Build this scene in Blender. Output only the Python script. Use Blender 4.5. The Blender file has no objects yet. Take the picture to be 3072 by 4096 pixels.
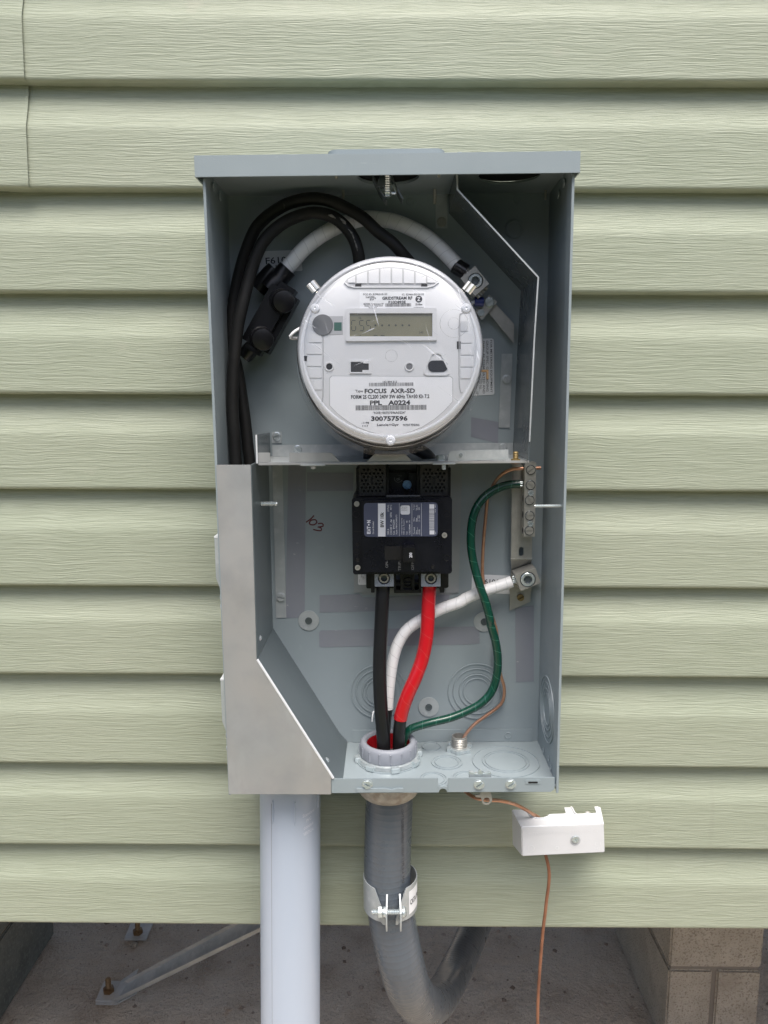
import bpy, bmesh, math, random
from mathutils import Vector, Matrix
from mathutils.geometry import delaunay_2d_cdt, tessellate_polygon
random.seed(7)
R = math.radians
C = bpy.context.scene.collection
sc = bpy.context.scene

# ------------------------------------------------------------------ camera
D, FL, PITCH, YAW, ROLL = 908.4, 3078.2, .1503, -.0054, .0037      # mm and pixels of the 3072 px wide photograph
cyw, syw = math.cos(YAW), math.sin(YAW)
CF = Vector((syw*math.cos(PITCH), cyw*math.cos(PITCH), -math.sin(PITCH)))
_r0 = Vector((cyw, -syw, 0)); _u0 = _r0.cross(CF)
CR = math.cos(ROLL)*_r0 + math.sin(ROLL)*_u0
CU = -math.sin(ROLL)*_r0 + math.cos(ROLL)*_u0
CP = Vector((0, -D, 0))
cam = bpy.data.objects.new('camera', bpy.data.cameras.new('camera')); C.objects.link(cam)
m = Matrix((CR, CU, -CF)).transposed().to_4x4(); m.translation = CP*.001
cam.matrix_world = m
cam.data.sensor_fit = 'HORIZONTAL'; cam.data.sensor_width = 36
cam.data.lens = 36*FL/3072; cam.data.clip_start = .02; cam.data.clip_end = 500
sc.camera = cam

# ------------------------------------------------------------------ sky, sun, exposure
SUN_EL, SUN_AZ = 66, 10
w = bpy.data.worlds.new('World'); sc.world = w; w.use_nodes = True
nt = w.node_tree; bg = nt.nodes['Background']
sky = nt.nodes.new('ShaderNodeTexSky'); sky.sky_type = 'NISHITA'; sky.sun_disc = False
sky.sun_elevation = R(SUN_EL); sky.sun_rotation = R(180 - SUN_AZ)
sky.air_density = 1.0; sky.dust_density = 4.0; sky.ozone_density = 1.0
nt.links.new(sky.outputs[0], bg.inputs[0]); bg.inputs[1].default_value = .115
sl = bpy.data.lights.new('sun', 'SUN'); sl.energy = 2.6; sl.angle = R(40); sl.color = (1, .965, .915)
so = bpy.data.objects.new('sun', sl); C.objects.link(so)
sd = Vector((math.sin(R(SUN_AZ))*math.cos(R(SUN_EL)), -math.cos(R(SUN_AZ))*math.cos(R(SUN_EL)), math.sin(R(SUN_EL))))
so.rotation_euler = sd.to_track_quat('Z', 'Y').to_euler(); so.location = sd*20
sc.view_settings.view_transform = 'Standard'; sc.view_settings.look = 'None'
sc.view_settings.gamma = 1; sc.view_settings.exposure = 0.78
sc.view_settings.use_curve_mapping = False
sc.render.engine = 'CYCLES'
sc.cycles.max_bounces = 10; sc.cycles.transparent_max_bounces = 16; sc.cycles.diffuse_bounces = 5

# ------------------------------------------------------------------ frames and pixel -> place helpers (all in mm)
class Frame:
    def __init__(s, O, M): s.O = Vector(O); s.M = M; s.I = M.transposed()
    def world(s, p): return s.O + s.M @ Vector(p)
    def local(s, p): return s.I @ (Vector(p) - s.O)
    def _ray(s, u, v):
        return s.local(CP), s.I @ ((u-1536)/FL*CR - (v-2048)/FL*CU + CF)
    def pt(s, u, v, d):                        # where a sight line meets the plane d in front of the frame's back plane
        o, q = s._ray(u, v); return o + q*((-d - o.y)/q.y)
    def ptz(s, u, v, z):
        o, q = s._ray(u, v); return o + q*((z - o.z)/q.z)
    def ptx(s, u, v, x):
        o, q = s._ray(u, v); return o + q*((x - o.x)/q.x)
    def pp(s, P): return (s.world(P)-CP).dot(CF)/FL           # mm per photo pixel there
    def sub(s, O, ax, ang): return Frame(s.world(O), s.M @ Matrix.Rotation(ang, 3, ax))
WF = Frame((0, 0, 0), Matrix.Identity(3))
BF = Frame((1.54, 0, 0), Matrix.Rotation(-.013, 3, 'Y'))      # the enclosure hangs a little out of level
MF = BF.sub((.2, -85, 33.2), 'X', -R(8.7))                    # the meter leans back in its socket
ZO = {1: (740, 560, 2.074), 2: (1540, 560, 2.074), 3: (1140, 980, 1.975), 4: (780, 1640, 2.37), 5: (1380, 1800, 3.318),
      6: (1860, 1760, 2.989), 7: (840, 2400, 2.514), 8: (1380, 2400, 1.843), 'b': (780, 1000, 2.458), 'c': (1000, 3100, 1.508),
      'd': (1972, 3100, 1.508), 'w': (1980, 3160, 3.19), 'k': (1300, 3200, 3.318), 'r': (380, 3660, 4.1475), 'e': (1380, 2800, 1.843),
      's': (1900, 1300, 3.95), 't': (1780, 1000, 4.1475), 'l': (960, 1700, 3.318), 'g': (1360, 2260, 3.318), 'n': (1280, 560, 3.318), 0: (0, 0, 1)}
def Z(k, x, y): a, b, s = ZO[k]; return a + x/s, b + y/s
def P(F, k, x, y, d): return F.pt(*Z(k, x, y), d)
def PX(F, k, x, y, d): p = P(F, k, x, y, d); return (p.x, p.z)

# ------------------------------------------------------------------ materials
def mat(name, col, rough=.5, metal=0, spec=.5, bump=None, var=None, coat=0, bump2=None, aniso=None, rvar=None, alpha=None):
    mt = bpy.data.materials.new(name); mt.use_nodes = True
    nt = mt.node_tree; N = nt.nodes; L = nt.links; b = N['Principled BSDF']
    b.inputs['Base Color'].default_value = (*col, 1); b.inputs['Roughness'].default_value = rough
    b.inputs['Metallic'].default_value = metal; b.inputs['Specular IOR Level'].default_value = spec
    b.inputs['Coat Weight'].default_value = coat; b.inputs['Coat Roughness'].default_value = .15
    tc = N.new('ShaderNodeTexCoord')
    def noise(sc3, detail=4, dist=0, rough_=.55):
        mp = N.new('ShaderNodeMapping'); mp.inputs['Scale'].default_value = sc3
        L.new(tc.outputs['Object'], mp.inputs[0]); n = N.new('ShaderNodeTexNoise')
        n.inputs['Scale'].default_value = 1; n.inputs['Detail'].default_value = detail; n.inputs['Distortion'].default_value = dist
        n.inputs['Roughness'].default_value = rough_
        L.new(mp.outputs[0], n.inputs['Vector']); return n.outputs['Fac']
    def sc3(s): return (s, s, s) if not isinstance(s, tuple) else s
    if var:                                     # list of (colour, scale, lo, hi, amount)
        prev = None
        for (c2, s, lo, hi, amt) in var:
            f = noise(sc3(s), 5); mr = N.new('ShaderNodeMapRange'); mr.inputs[1].default_value = lo; mr.inputs[2].default_value = hi
            mr.inputs[4].default_value = amt; L.new(f, mr.inputs[0])
            mx = N.new('ShaderNodeMix'); mx.data_type = 'RGBA'; L.new(mr.outputs[0], mx.inputs[0])
            if prev: L.new(prev, mx.inputs[6])
            else: mx.inputs[6].default_value = (*col, 1)
            mx.inputs[7].default_value = (*c2, 1); prev = mx.outputs[2]
        L.new(prev, b.inputs['Base Color'])
    if rvar:
        f = noise(sc3(rvar[0]), 4); mr = N.new('ShaderNodeMapRange'); mr.inputs[1].default_value = .3; mr.inputs[2].default_value = .7
        mr.inputs[3].default_value = rvar[1]; mr.inputs[4].default_value = rvar[2]; L.new(f, mr.inputs[0]); L.new(mr.outputs[0], b.inputs['Roughness'])
    pb = None
    for bp in (bump, bump2):
        if bp:
            bn = N.new('ShaderNodeBump'); bn.inputs['Distance'].default_value = bp[1]; bn.inputs['Strength'].default_value = bp[2] if len(bp) > 2 else .6
            L.new(noise(sc3(bp[0]), 4, bp[3] if len(bp) > 3 else 0), bn.inputs['Height'])
            if pb: L.new(pb, bn.inputs['Normal'])
            pb = bn.outputs[0]
    if pb: L.new(pb, b.inputs['Normal'])
    if alpha is not None: b.inputs['Alpha'].default_value = alpha
    return mt
def siding_mat():
    mt = mat('vinyl', (.36, .385, .29), .5, spec=.35)
    nt = mt.node_tree; N = nt.nodes; L = nt.links; b = N['Principled BSDF']
    tc = N.new('ShaderNodeTexCoord')
    mp0 = N.new('ShaderNodeMapping'); mp0.inputs['Scale'].default_value = (9, 1, 14); L.new(tc.outputs['Object'], mp0.inputs[0])
    n0 = N.new('ShaderNodeTexNoise'); n0.inputs['Detail'].default_value = 2; n0.inputs['Scale'].default_value = 1; L.new(mp0.outputs[0], n0.inputs['Vector'])
    sx = N.new('ShaderNodeSeparateXYZ'); L.new(tc.outputs['Object'], sx.inputs[0])
    ma = N.new('ShaderNodeMath'); ma.operation = 'MULTIPLY_ADD'; ma.inputs[1].default_value = .012; L.new(n0.outputs['Fac'], ma.inputs[0]); L.new(sx.outputs[2], ma.inputs[2])
    cb = N.new('ShaderNodeCombineXYZ'); L.new(sx.outputs[0], cb.inputs[0]); L.new(sx.outputs[1], cb.inputs[1]); L.new(ma.outputs[0], cb.inputs[2])
    outs = []
    for s, dt, di in (((18, 18, 480), 4, .9), ((60, 60, 1000), 3, .4), ((3, 3, 60), 2, .2)):
        mp = N.new('ShaderNodeMapping'); mp.inputs['Scale'].default_value = s; L.new(cb.outputs[0], mp.inputs[0])
        n = N.new('ShaderNodeTexNoise'); n.inputs['Scale'].default_value = 1; n.inputs['Detail'].default_value = dt; n.inputs['Distortion'].default_value = di
        L.new(mp.outputs[0], n.inputs['Vector']); outs.append(n.outputs['Fac'])
    a1 = N.new('ShaderNodeMath'); a1.operation = 'MULTIPLY_ADD'; a1.inputs[1].default_value = .45; L.new(outs[1], a1.inputs[0]); L.new(outs[0], a1.inputs[2])
    bn = N.new('ShaderNodeBump'); bn.inputs['Strength'].default_value = .75; bn.inputs['Distance'].default_value = .0011
    L.new(a1.outputs[0], bn.inputs['Height']); L.new(bn.outputs[0], b.inputs['Normal'])
    mr = N.new('ShaderNodeMapRange'); mr.inputs[1].default_value = .35; mr.inputs[2].default_value = .68; L.new(outs[0], mr.inputs[0])
    mx = N.new('ShaderNodeMix'); mx.data_type = 'RGBA'; L.new(mr.outputs[0], mx.inputs[0])
    mx.inputs[6].default_value = (.292, .322, .238, 1); mx.inputs[7].default_value = (.348, .378, .290, 1)
    # faint weathering: broad fading and a few thin run marks
    prev = mx.outputs[2]
    for sc_, lo, hi, am, col in (((2.2, 2, 5), .4, .7, .22, (.40, .40, .32, 1)), ((55, 2, 2.5), .66, .80, .30, (.25, .26, .20, 1)), ((24, 24, 24), .68, .78, .25, (.42, .40, .33, 1))):
        mp = N.new('ShaderNodeMapping'); mp.inputs['Scale'].default_value = sc_; L.new(tc.outputs['Object'], mp.inputs[0])
        n = N.new('ShaderNodeTexNoise'); n.inputs['Scale'].default_value = 1; n.inputs['Detail'].default_value = 4; L.new(mp.outputs[0], n.inputs['Vector'])
        mr2 = N.new('ShaderNodeMapRange'); mr2.inputs[1].default_value = lo; mr2.inputs[2].default_value = hi; mr2.inputs[4].default_value = am; L.new(n.outputs['Fac'], mr2.inputs[0])
        m2 = N.new('ShaderNodeMix'); m2.data_type = 'RGBA'; L.new(mr2.outputs[0], m2.inputs[0]); L.new(prev, m2.inputs[6]); m2.inputs[7].default_value = col; prev = m2.outputs[2]
    L.new(prev, b.inputs['Base Color'])
    return mt
def tape_mat(name, col, line, pitch, rough=.35, amt=1.0, coat=.3):
    mt = mat(name, col, rough, coat=coat); nt = mt.node_tree; N = nt.nodes; L = nt.links; b = N['Principled BSDF']
    uv = N.new('ShaderNodeUVMap'); uv.uv_map = 'UVMap'; sx = N.new('ShaderNodeSeparateXYZ'); L.new(uv.outputs[0], sx.inputs[0])
    tc = N.new('ShaderNodeTexCoord'); no = N.new('ShaderNodeTexNoise'); no.inputs['Scale'].default_value = 45; L.new(tc.outputs['Object'], no.inputs['Vector'])
    def math_(op, a, b_=None, c=None):
        n = N.new('ShaderNodeMath'); n.operation = op
        for i, x in enumerate((a, b_, c)):
            if x is None: continue
            if isinstance(x, (int, float)): n.inputs[i].default_value = x
            else: L.new(x, n.inputs[i])
        return n.outputs[0]
    t = math_('ADD', math_('MULTIPLY', sx.outputs[0], 1/pitch), sx.outputs[1])
    t = math_('ADD', t, math_('MULTIPLY', no.outputs['Fac'], .55))
    fr = math_('FRACT', t)
    edge = math_('LESS_THAN', fr, .045)
    bn = N.new('ShaderNodeBump'); bn.inputs['Strength'].default_value = .5; bn.inputs['Distance'].default_value = .0004; L.new(fr, bn.inputs['Height'])
    L.new(bn.outputs[0], b.inputs['Normal'])
    mx = N.new('ShaderNodeMix'); mx.data_type = 'RGBA'; L.new(math_('MULTIPLY', edge, amt), mx.inputs[0])
    mx.inputs[6].default_value = (*col, 1); mx.inputs[7].default_value = (*line, 1); L.new(mx.outputs[2], b.inputs['Base Color'])
    return mt
def clear_mat(name, tint, gloss=.08, haze=.04, edge=.5):
    mt = bpy.data.materials.new(name); mt.use_nodes = True; nt = mt.node_tree; N = nt.nodes; L = nt.links; N.remove(N['Principled BSDF'])
    out = N['Material Output']; tr = N.new('ShaderNodeBsdfTransparent'); tr.inputs[0].default_value = (*tint, 1)
    gl = N.new('ShaderNodeBsdfGlossy'); gl.inputs['Roughness'].default_value = .04
    di = N.new('ShaderNodeBsdfDiffuse'); di.inputs[0].default_value = (.75, .77, .82, 1)
    lw = N.new('ShaderNodeLayerWeight'); lw.inputs[0].default_value = .25
    m1 = N.new('ShaderNodeMixShader'); m2 = N.new('ShaderNodeMixShader')
    f1 = N.new('ShaderNodeMath'); f1.operation = 'MULTIPLY_ADD'; f1.inputs[1].default_value = edge; f1.inputs[2].default_value = haze; L.new(lw.outputs['Facing'], f1.inputs[0]); f1o = f1.outputs[0]
    tc = N.new('ShaderNodeTexCoord')
    for ang, sc_, lo in ((38, (14, 420, 420), .72), (-24, (22, 520, 520), .74), (75, (9, 300, 300), .735)):
        mp_ = N.new('ShaderNodeMapping'); mp_.vector_type = 'TEXTURE'; mp_.inputs['Rotation'].default_value = (0, R(ang), 0); mp_.inputs['Scale'].default_value = tuple(1/q_ for q_ in sc_); L.new(tc.outputs['Object'], mp_.inputs[0])
        nz = N.new('ShaderNodeTexNoise'); nz.inputs['Scale'].default_value = 1; nz.inputs['Detail'].default_value = 3; L.new(mp_.outputs[0], nz.inputs['Vector'])
        mr_ = N.new('ShaderNodeMapRange'); mr_.inputs[1].default_value = lo-.03; mr_.inputs[2].default_value = lo; mr_.inputs[4].default_value = .35; L.new(nz.outputs['Fac'], mr_.inputs[0])
        ad = N.new('ShaderNodeMath'); ad.operation = 'ADD'; L.new(f1o, ad.inputs[0]); L.new(mr_.outputs[0], ad.inputs[1]); f1o = ad.outputs[0]
    f1 = N.new('ShaderNodeMath'); f1.operation = 'MINIMUM'; f1.inputs[1].default_value = .95; L.new(f1o, f1.inputs[0])
    L.new(f1.outputs[0], m1.inputs[0]); L.new(tr.outputs[0], m1.inputs[1]); L.new(di.outputs[0], m1.inputs[2])
    f2 = N.new('ShaderNodeMath'); f2.operation = 'MULTIPLY_ADD'; f2.inputs[1].default_value = .8; f2.inputs[2].default_value = gloss*.5; L.new(lw.outputs['Fresnel'], f2.inputs[0])
    L.new(f2.outputs[0], m2.inputs[0]); L.new(m1.outputs[0], m2.inputs[1]); L.new(gl.outputs[0], m2.inputs[2])
    L.new(m2.outputs[0], out.inputs[0]); return mt
M = {}
M['vinyl'] = siding_mat()
M['paint'] = mat('grey_paint', (.28, .325, .345), .40, spec=.45, bump=(900, .0002, .35), var=[((.235, .28, .295), 9, .4, .75, .6), ((.33, .375, .39), 60, .62, .8, .35), ((.38, .42, .435), (30, 260, 300), .72, .76, .5), ((.38, .42, .435), (300, 260, 30), .73, .77, .4)], rvar=(14, .30, .5))
M['galv'] = mat('galvanised', (.48, .51, .52), .38, .3, bump=(160, .0002, .3), var=[((.36, .39, .40), 22, .35, .65, .8), ((.60, .62, .62), 90, .5, .75, .6)], rvar=(30, .28, .5))
M['galv_matte'] = mat('galvanised_matte', (.345, .355, .355), .45, .3, bump=(260, .0002, .3), var=[((.40, .375, .35), (5, 5, 3), .42, .6, .8), ((.27, .28, .285), 22, .45, .72, .6), ((.46, .48, .48), (30, 30, 8), .55, .75, .5), ((.42, .34, .26), 13, .72, .8, .5)], rvar=(20, .36, .6))
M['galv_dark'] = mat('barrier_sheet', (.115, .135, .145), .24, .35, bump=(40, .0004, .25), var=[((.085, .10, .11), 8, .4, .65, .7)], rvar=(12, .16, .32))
M['steel'] = mat('nickel_plated', (.44, .43, .40), .38, .5, bump=(300, .0002, .3), var=[((.30, .295, .265), 60, .4, .7, .7)], rvar=(60, .3, .5))
M['chrome'] = mat('bright_zinc', (.62, .67, .68), .26, .6, bump=(400, .0002, .25), var=[((.38, .45, .46), 160, .45, .7, .6)])
M['edge_glint'] = mat('pale_edge_glint', (.74, .76, .78), .4, .2)  # pale colour stands for the reflection along sheet edges
M['partition'] = mat('partition_sheet', (.15, .178, .19), .34, .3, bump=(40, .0004, .25), var=[((.12, .145, .155), 6, .4, .65, .7)])
M['tinplate'] = mat('bright_clip_steel', (.74, .73, .69), .2, .75)
M['lug_alu'] = mat('lug_aluminium', (.36, .39, .47), .38, .5, bump=(300, .0002, .3), var=[((.28, .32, .42), 60, .4, .7, .7)])
M['brass'] = mat('brass', (.26, .185, .07), .45, .3, var=[((.16, .12, .05), 200, .4, .7, .6)])
M['bronze'] = mat('bronze', (.16, .10, .045), .4, .4)
M['rusty'] = mat('rusty_bolt', (.26, .17, .08), .5, .4, var=[((.14, .07, .03), 90, .4, .7, .8)])
M['copper'] = mat('copper', (.60, .33, .22), .36, .7, var=[((.40, .20, .12), 45, .4, .68, .8), ((.72, .46, .34), 120, .55, .75, .5)])
M['copper_old'] = mat('copper_dull', (.36, .165, .095), .45, .45, bump=(120, .0005, .5), var=[((.20, .09, .055), 30, .35, .62, .85), ((.5, .27, .18), 90, .6, .75, .6)])
M['black_rubber'] = mat('black_insulation', (.010, .010, .010), .5, spec=.35, bump=((160, 160, 60), .0006, .5), var=[((.026, .024, .022), (30, 30, 14), .5, .72, .6), ((.11, .105, .10), (90, 90, 60), .72, .8, .6)], rvar=(30, .42, .68))
M['black_cable'] = mat('clean_black_insulation', (.010, .010, .011), .36, spec=.5, bump=((120, 120, 20), .0004, .4), var=[((.035, .034, .034), (60, 60, 14), .55, .75, .6)])
M['black_plastic'] = mat('black_plastic', (.007, .007, .0085), .34, spec=.4, bump=(1500, .0001, .3), var=[((.018, .018, .02), 30, .55, .8, .5)], rvar=(25, .26, .44))
M['black_gloss'] = mat('black_vinyl_cap', (.006, .006, .0075), .32, spec=.4)
M['breaker'] = mat('breaker_case', (.006, .0065, .011), .3, spec=.4, bump=(1200, .0001, .35), var=[((.016, .017, .024), 35, .55, .8, .5)], rvar=(30, .2, .4))
M['vent'] = mat('vent_grey_black', (.014, .0135, .013), .55, bump=(900, .0002, .4))
M['hole'] = mat('deep_black', (.003, .003, .003), .7)
M['red_tape'] = tape_mat('red_tape', (.50, .008, .014), (.62, .06, .06), .020, .28, .6)
M['white_tape'] = tape_mat('white_tape', (.82, .82, .825), (.50, .50, .51), .0125, .42, .65)
M['green_cable'] = tape_mat('green_tape', (.003, .050, .031), (.07, .24, .17), .016, .26, .5)
M['black_tape'] = tape_mat('black_tape', (.006, .006, .007), (.02, .02, .02), .016, .3)
M['white_plastic'] = mat('white_plastic', (.68, .685, .70), .45, bump=(700, .0001, .3), var=[((.62, .62, .625), 22, .45, .75, .6)])
M['meter_white'] = mat('meter_face', (.73, .735, .745), .5, bump=(900, .0001, .3), var=[((.68, .68, .69), 25, .45, .75, .5)])
M['relief_shade'] = mat('meter_relief_shade', (.47, .475, .485), .55)  # darker grey stands for shade in the face relief and wells
M['paper'] = mat('label_paper', (.86, .865, .88), .6)
M['paper_grey'] = mat('label_vinyl', (.62, .64, .66), .45)
M['ink'] = mat('ink', (.03, .03, .035), .6)
M['ink_soft'] = mat('ink_soft', (.12, .12, .12), .6)
M['red_ink'] = mat('marker_ink', (.10, .012, .016), .5)
M['lcd'] = mat('lcd_glass', (.19, .18, .105), .25, spec=.5, coat=.2, var=[((.235, .22, .135), 30, .4, .7, .6)])
M['lcd_ink'] = mat('lcd_segment', (.045, .044, .028), .5)
M['grey_button'] = mat('grey_disc', (.145, .15, .155), .55, var=[((.19, .19, .195), 60, .4, .7, .6)])
M['board'] = mat('circuit_board', (.02, .11, .075), .4)
M['meter_base'] = mat('meter_base_black', (.022, .017, .014), .55, bump=(500, .0006, .8), var=[((.07, .055, .045), 300, .55, .75, .6)])
M['clear'] = clear_mat('clear_cover', (.985, .988, .995), .01, .01, .07)
M['clear_edge'] = clear_mat('clear_rim', (.92, .94, .97), .05, .30, .3)
M['clear_nub'] = clear_mat('clear_nub', (.8, .82, .84), .15, .45, .6)
M['film'] = mat('adhesive_film', (.225, .235, .275), .28, spec=.6, coat=.5, var=[((.245, .26, .29), 25, .4, .7, .8), ((.52, .53, .55), (90, 90, 200), .68, .74, .8)])
M['insulator'] = mat('insulating_sheet', (.30, .32, .325), .3, spec=.5, coat=.3, var=[((.27, .29, .30), 20, .4, .7, .6)])
M['navy_label'] = mat('navy_label', (.075, .085, .135), .35, coat=.2)
M['label_white'] = mat('white_print', (.70, .71, .76), .45)
M['blue'] = mat('blue_sleeve', (.008, .022, .17), .35)
M['blue_ring'] = mat('blue_washer', (.11, .22, .36), .4)
M['pvc'] = mat('grey_pvc', (.43, .485, .57), .38, spec=.5, bump=((40, 40, 4), .0004, .2), var=[((.39, .445, .53), (14, 14, 3), .4, .7, .7), ((.56, .59, .64), (60, 60, 9), .69, .76, .5), ((.30, .295, .29), (30, 30, 20), .73, .80, .5)])
M['bushing'] = mat('grey_bushing', (.27, .285, .32), .5, bump=(500, .0002, .3))
M['red_plastic'] = mat('red_throat', (.40, .006, .012), .4)
M['cast'] = mat('cast_fitting', (.42, .395, .35), .5, .35, bump=(420, .0009, .8), var=[((.25, .21, .17), 110, .4, .65, .8), ((.46, .46, .45), 12, .5, .7, .6)])
M['dirt'] = mat('dirt_slab', (.50, .425, .345), .92, spec=.2, bump=(110, .007, 1), bump2=(22, .016, .8), var=[((.60, .53, .44), 5, .4, .62, .8), ((.33, .265, .20), 9, .5, .70, .6), ((.38, .22, .12), 11, .66, .76, .6), ((.18, .14, .11), 260, .56, .68, .7), ((.66, .60, .52), 170, .58, .72, .7)])
M['block_tan'] = mat('tan_concrete_block', (.46, .41, .335), .95, spec=.2, bump=(230, .006, 1), var=[((.55, .495, .415), 24, .4, .65, .7), ((.22, .185, .145), 230, .53, .64, .7), ((.34, .29, .235), 9, .5, .7, .6)])
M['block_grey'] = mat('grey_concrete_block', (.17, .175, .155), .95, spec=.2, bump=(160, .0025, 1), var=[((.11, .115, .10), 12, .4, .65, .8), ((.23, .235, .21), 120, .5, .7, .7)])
M['block_side'] = mat('stained_block_side', (.36, .335, .295), .95, spec=.2, bump=(110, .0025, 1), var=[((.22, .20, .17), (30, 30, 6), .4, .65, .8), ((.16, .11, .06), (50, 50, 9), .63, .72, .8)])
M['mortar'] = mat('mortar', (.24, .21, .175), .95, bump=(200, .002, 1))
M['wood'] = mat('floor_underside', (.22, .20, .175), .9)
M['scuff'] = mat('chalky_scuff', (.24, .23, .22), .8, var=[((.05, .05, .048), 300, .45, .6, .9)])
M['grit'] = mat('grit', (.36, .30, .25), .9, var=[((.16, .12, .09), 9, .45, .6, .9), ((.62, .58, .5), 23, .58, .7, .8)])
M['sky_blocker_dark'] = mat('sky_blocker_dark', (.11, .11, .10), .9)  # dark surface of the added block that hides low sky
M['brace_steel'] = mat('lightened_galvanised', (.58, .56, .52), .62, .08, bump=((60, 60, 60), .0004, .3), var=[((.42, .43, .42), (20, 20, 20), .4, .65, .8), ((.68, .68, .66), 60, .55, .75, .5)])  # pale colour stands for light on the flanges and foot plates
M['grass'] = mat('lawn', (.09, .115, .05), .95, bump=(8, .05, .6), var=[((.13, .13, .07), .6, .4, .7, .8)])
def flex_mat():
    mt = mat('flexible_conduit', (.095, .112, .132), .42, spec=.4, coat=.12, var=[((.12, .138, .158), (60, 60, 10), .45, .7, .7), ((.40, .37, .31), (50, 50, 16), .69, .76, .7)], rvar=(40, .22, .42))
    nt = mt.node_tree; N = nt.nodes; L = nt.links; b = N['Principled BSDF']
    uv = N.new('ShaderNodeUVMap'); uv.uv_map = 'UVMap'; sx = N.new('ShaderNodeSeparateXYZ'); L.new(uv.outputs[0], sx.inputs[0])
    m1 = N.new('ShaderNodeMath'); m1.operation = 'MULTIPLY'; m1.inputs[1].default_value = 1/.0078*6.2832; L.new(sx.outputs[0], m1.inputs[0])
    m2 = N.new('ShaderNodeMath'); m2.operation = 'SINE'; L.new(m1.outputs[0], m2.inputs[0])
    m3 = N.new('ShaderNodeMath'); m3.operation = 'POWER'; m3.inputs[1].default_value = 4; 
    m4 = N.new('ShaderNodeMath'); m4.operation = 'MULTIPLY_ADD'; m4.inputs[1].default_value = .5; m4.inputs[2].default_value = .5; L.new(m2.outputs[0], m4.inputs[0]); L.new(m4.outputs[0], m3.inputs[0])
    bn = N.new('ShaderNodeBump'); bn.inputs['Strength'].default_value = .4; bn.inputs['Distance'].default_value = .0005; L.new(m3.outputs[0], bn.inputs['Height']); L.new(bn.outputs[0], b.inputs['Normal'])
    return mt
M['flex'] = flex_mat()

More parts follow.
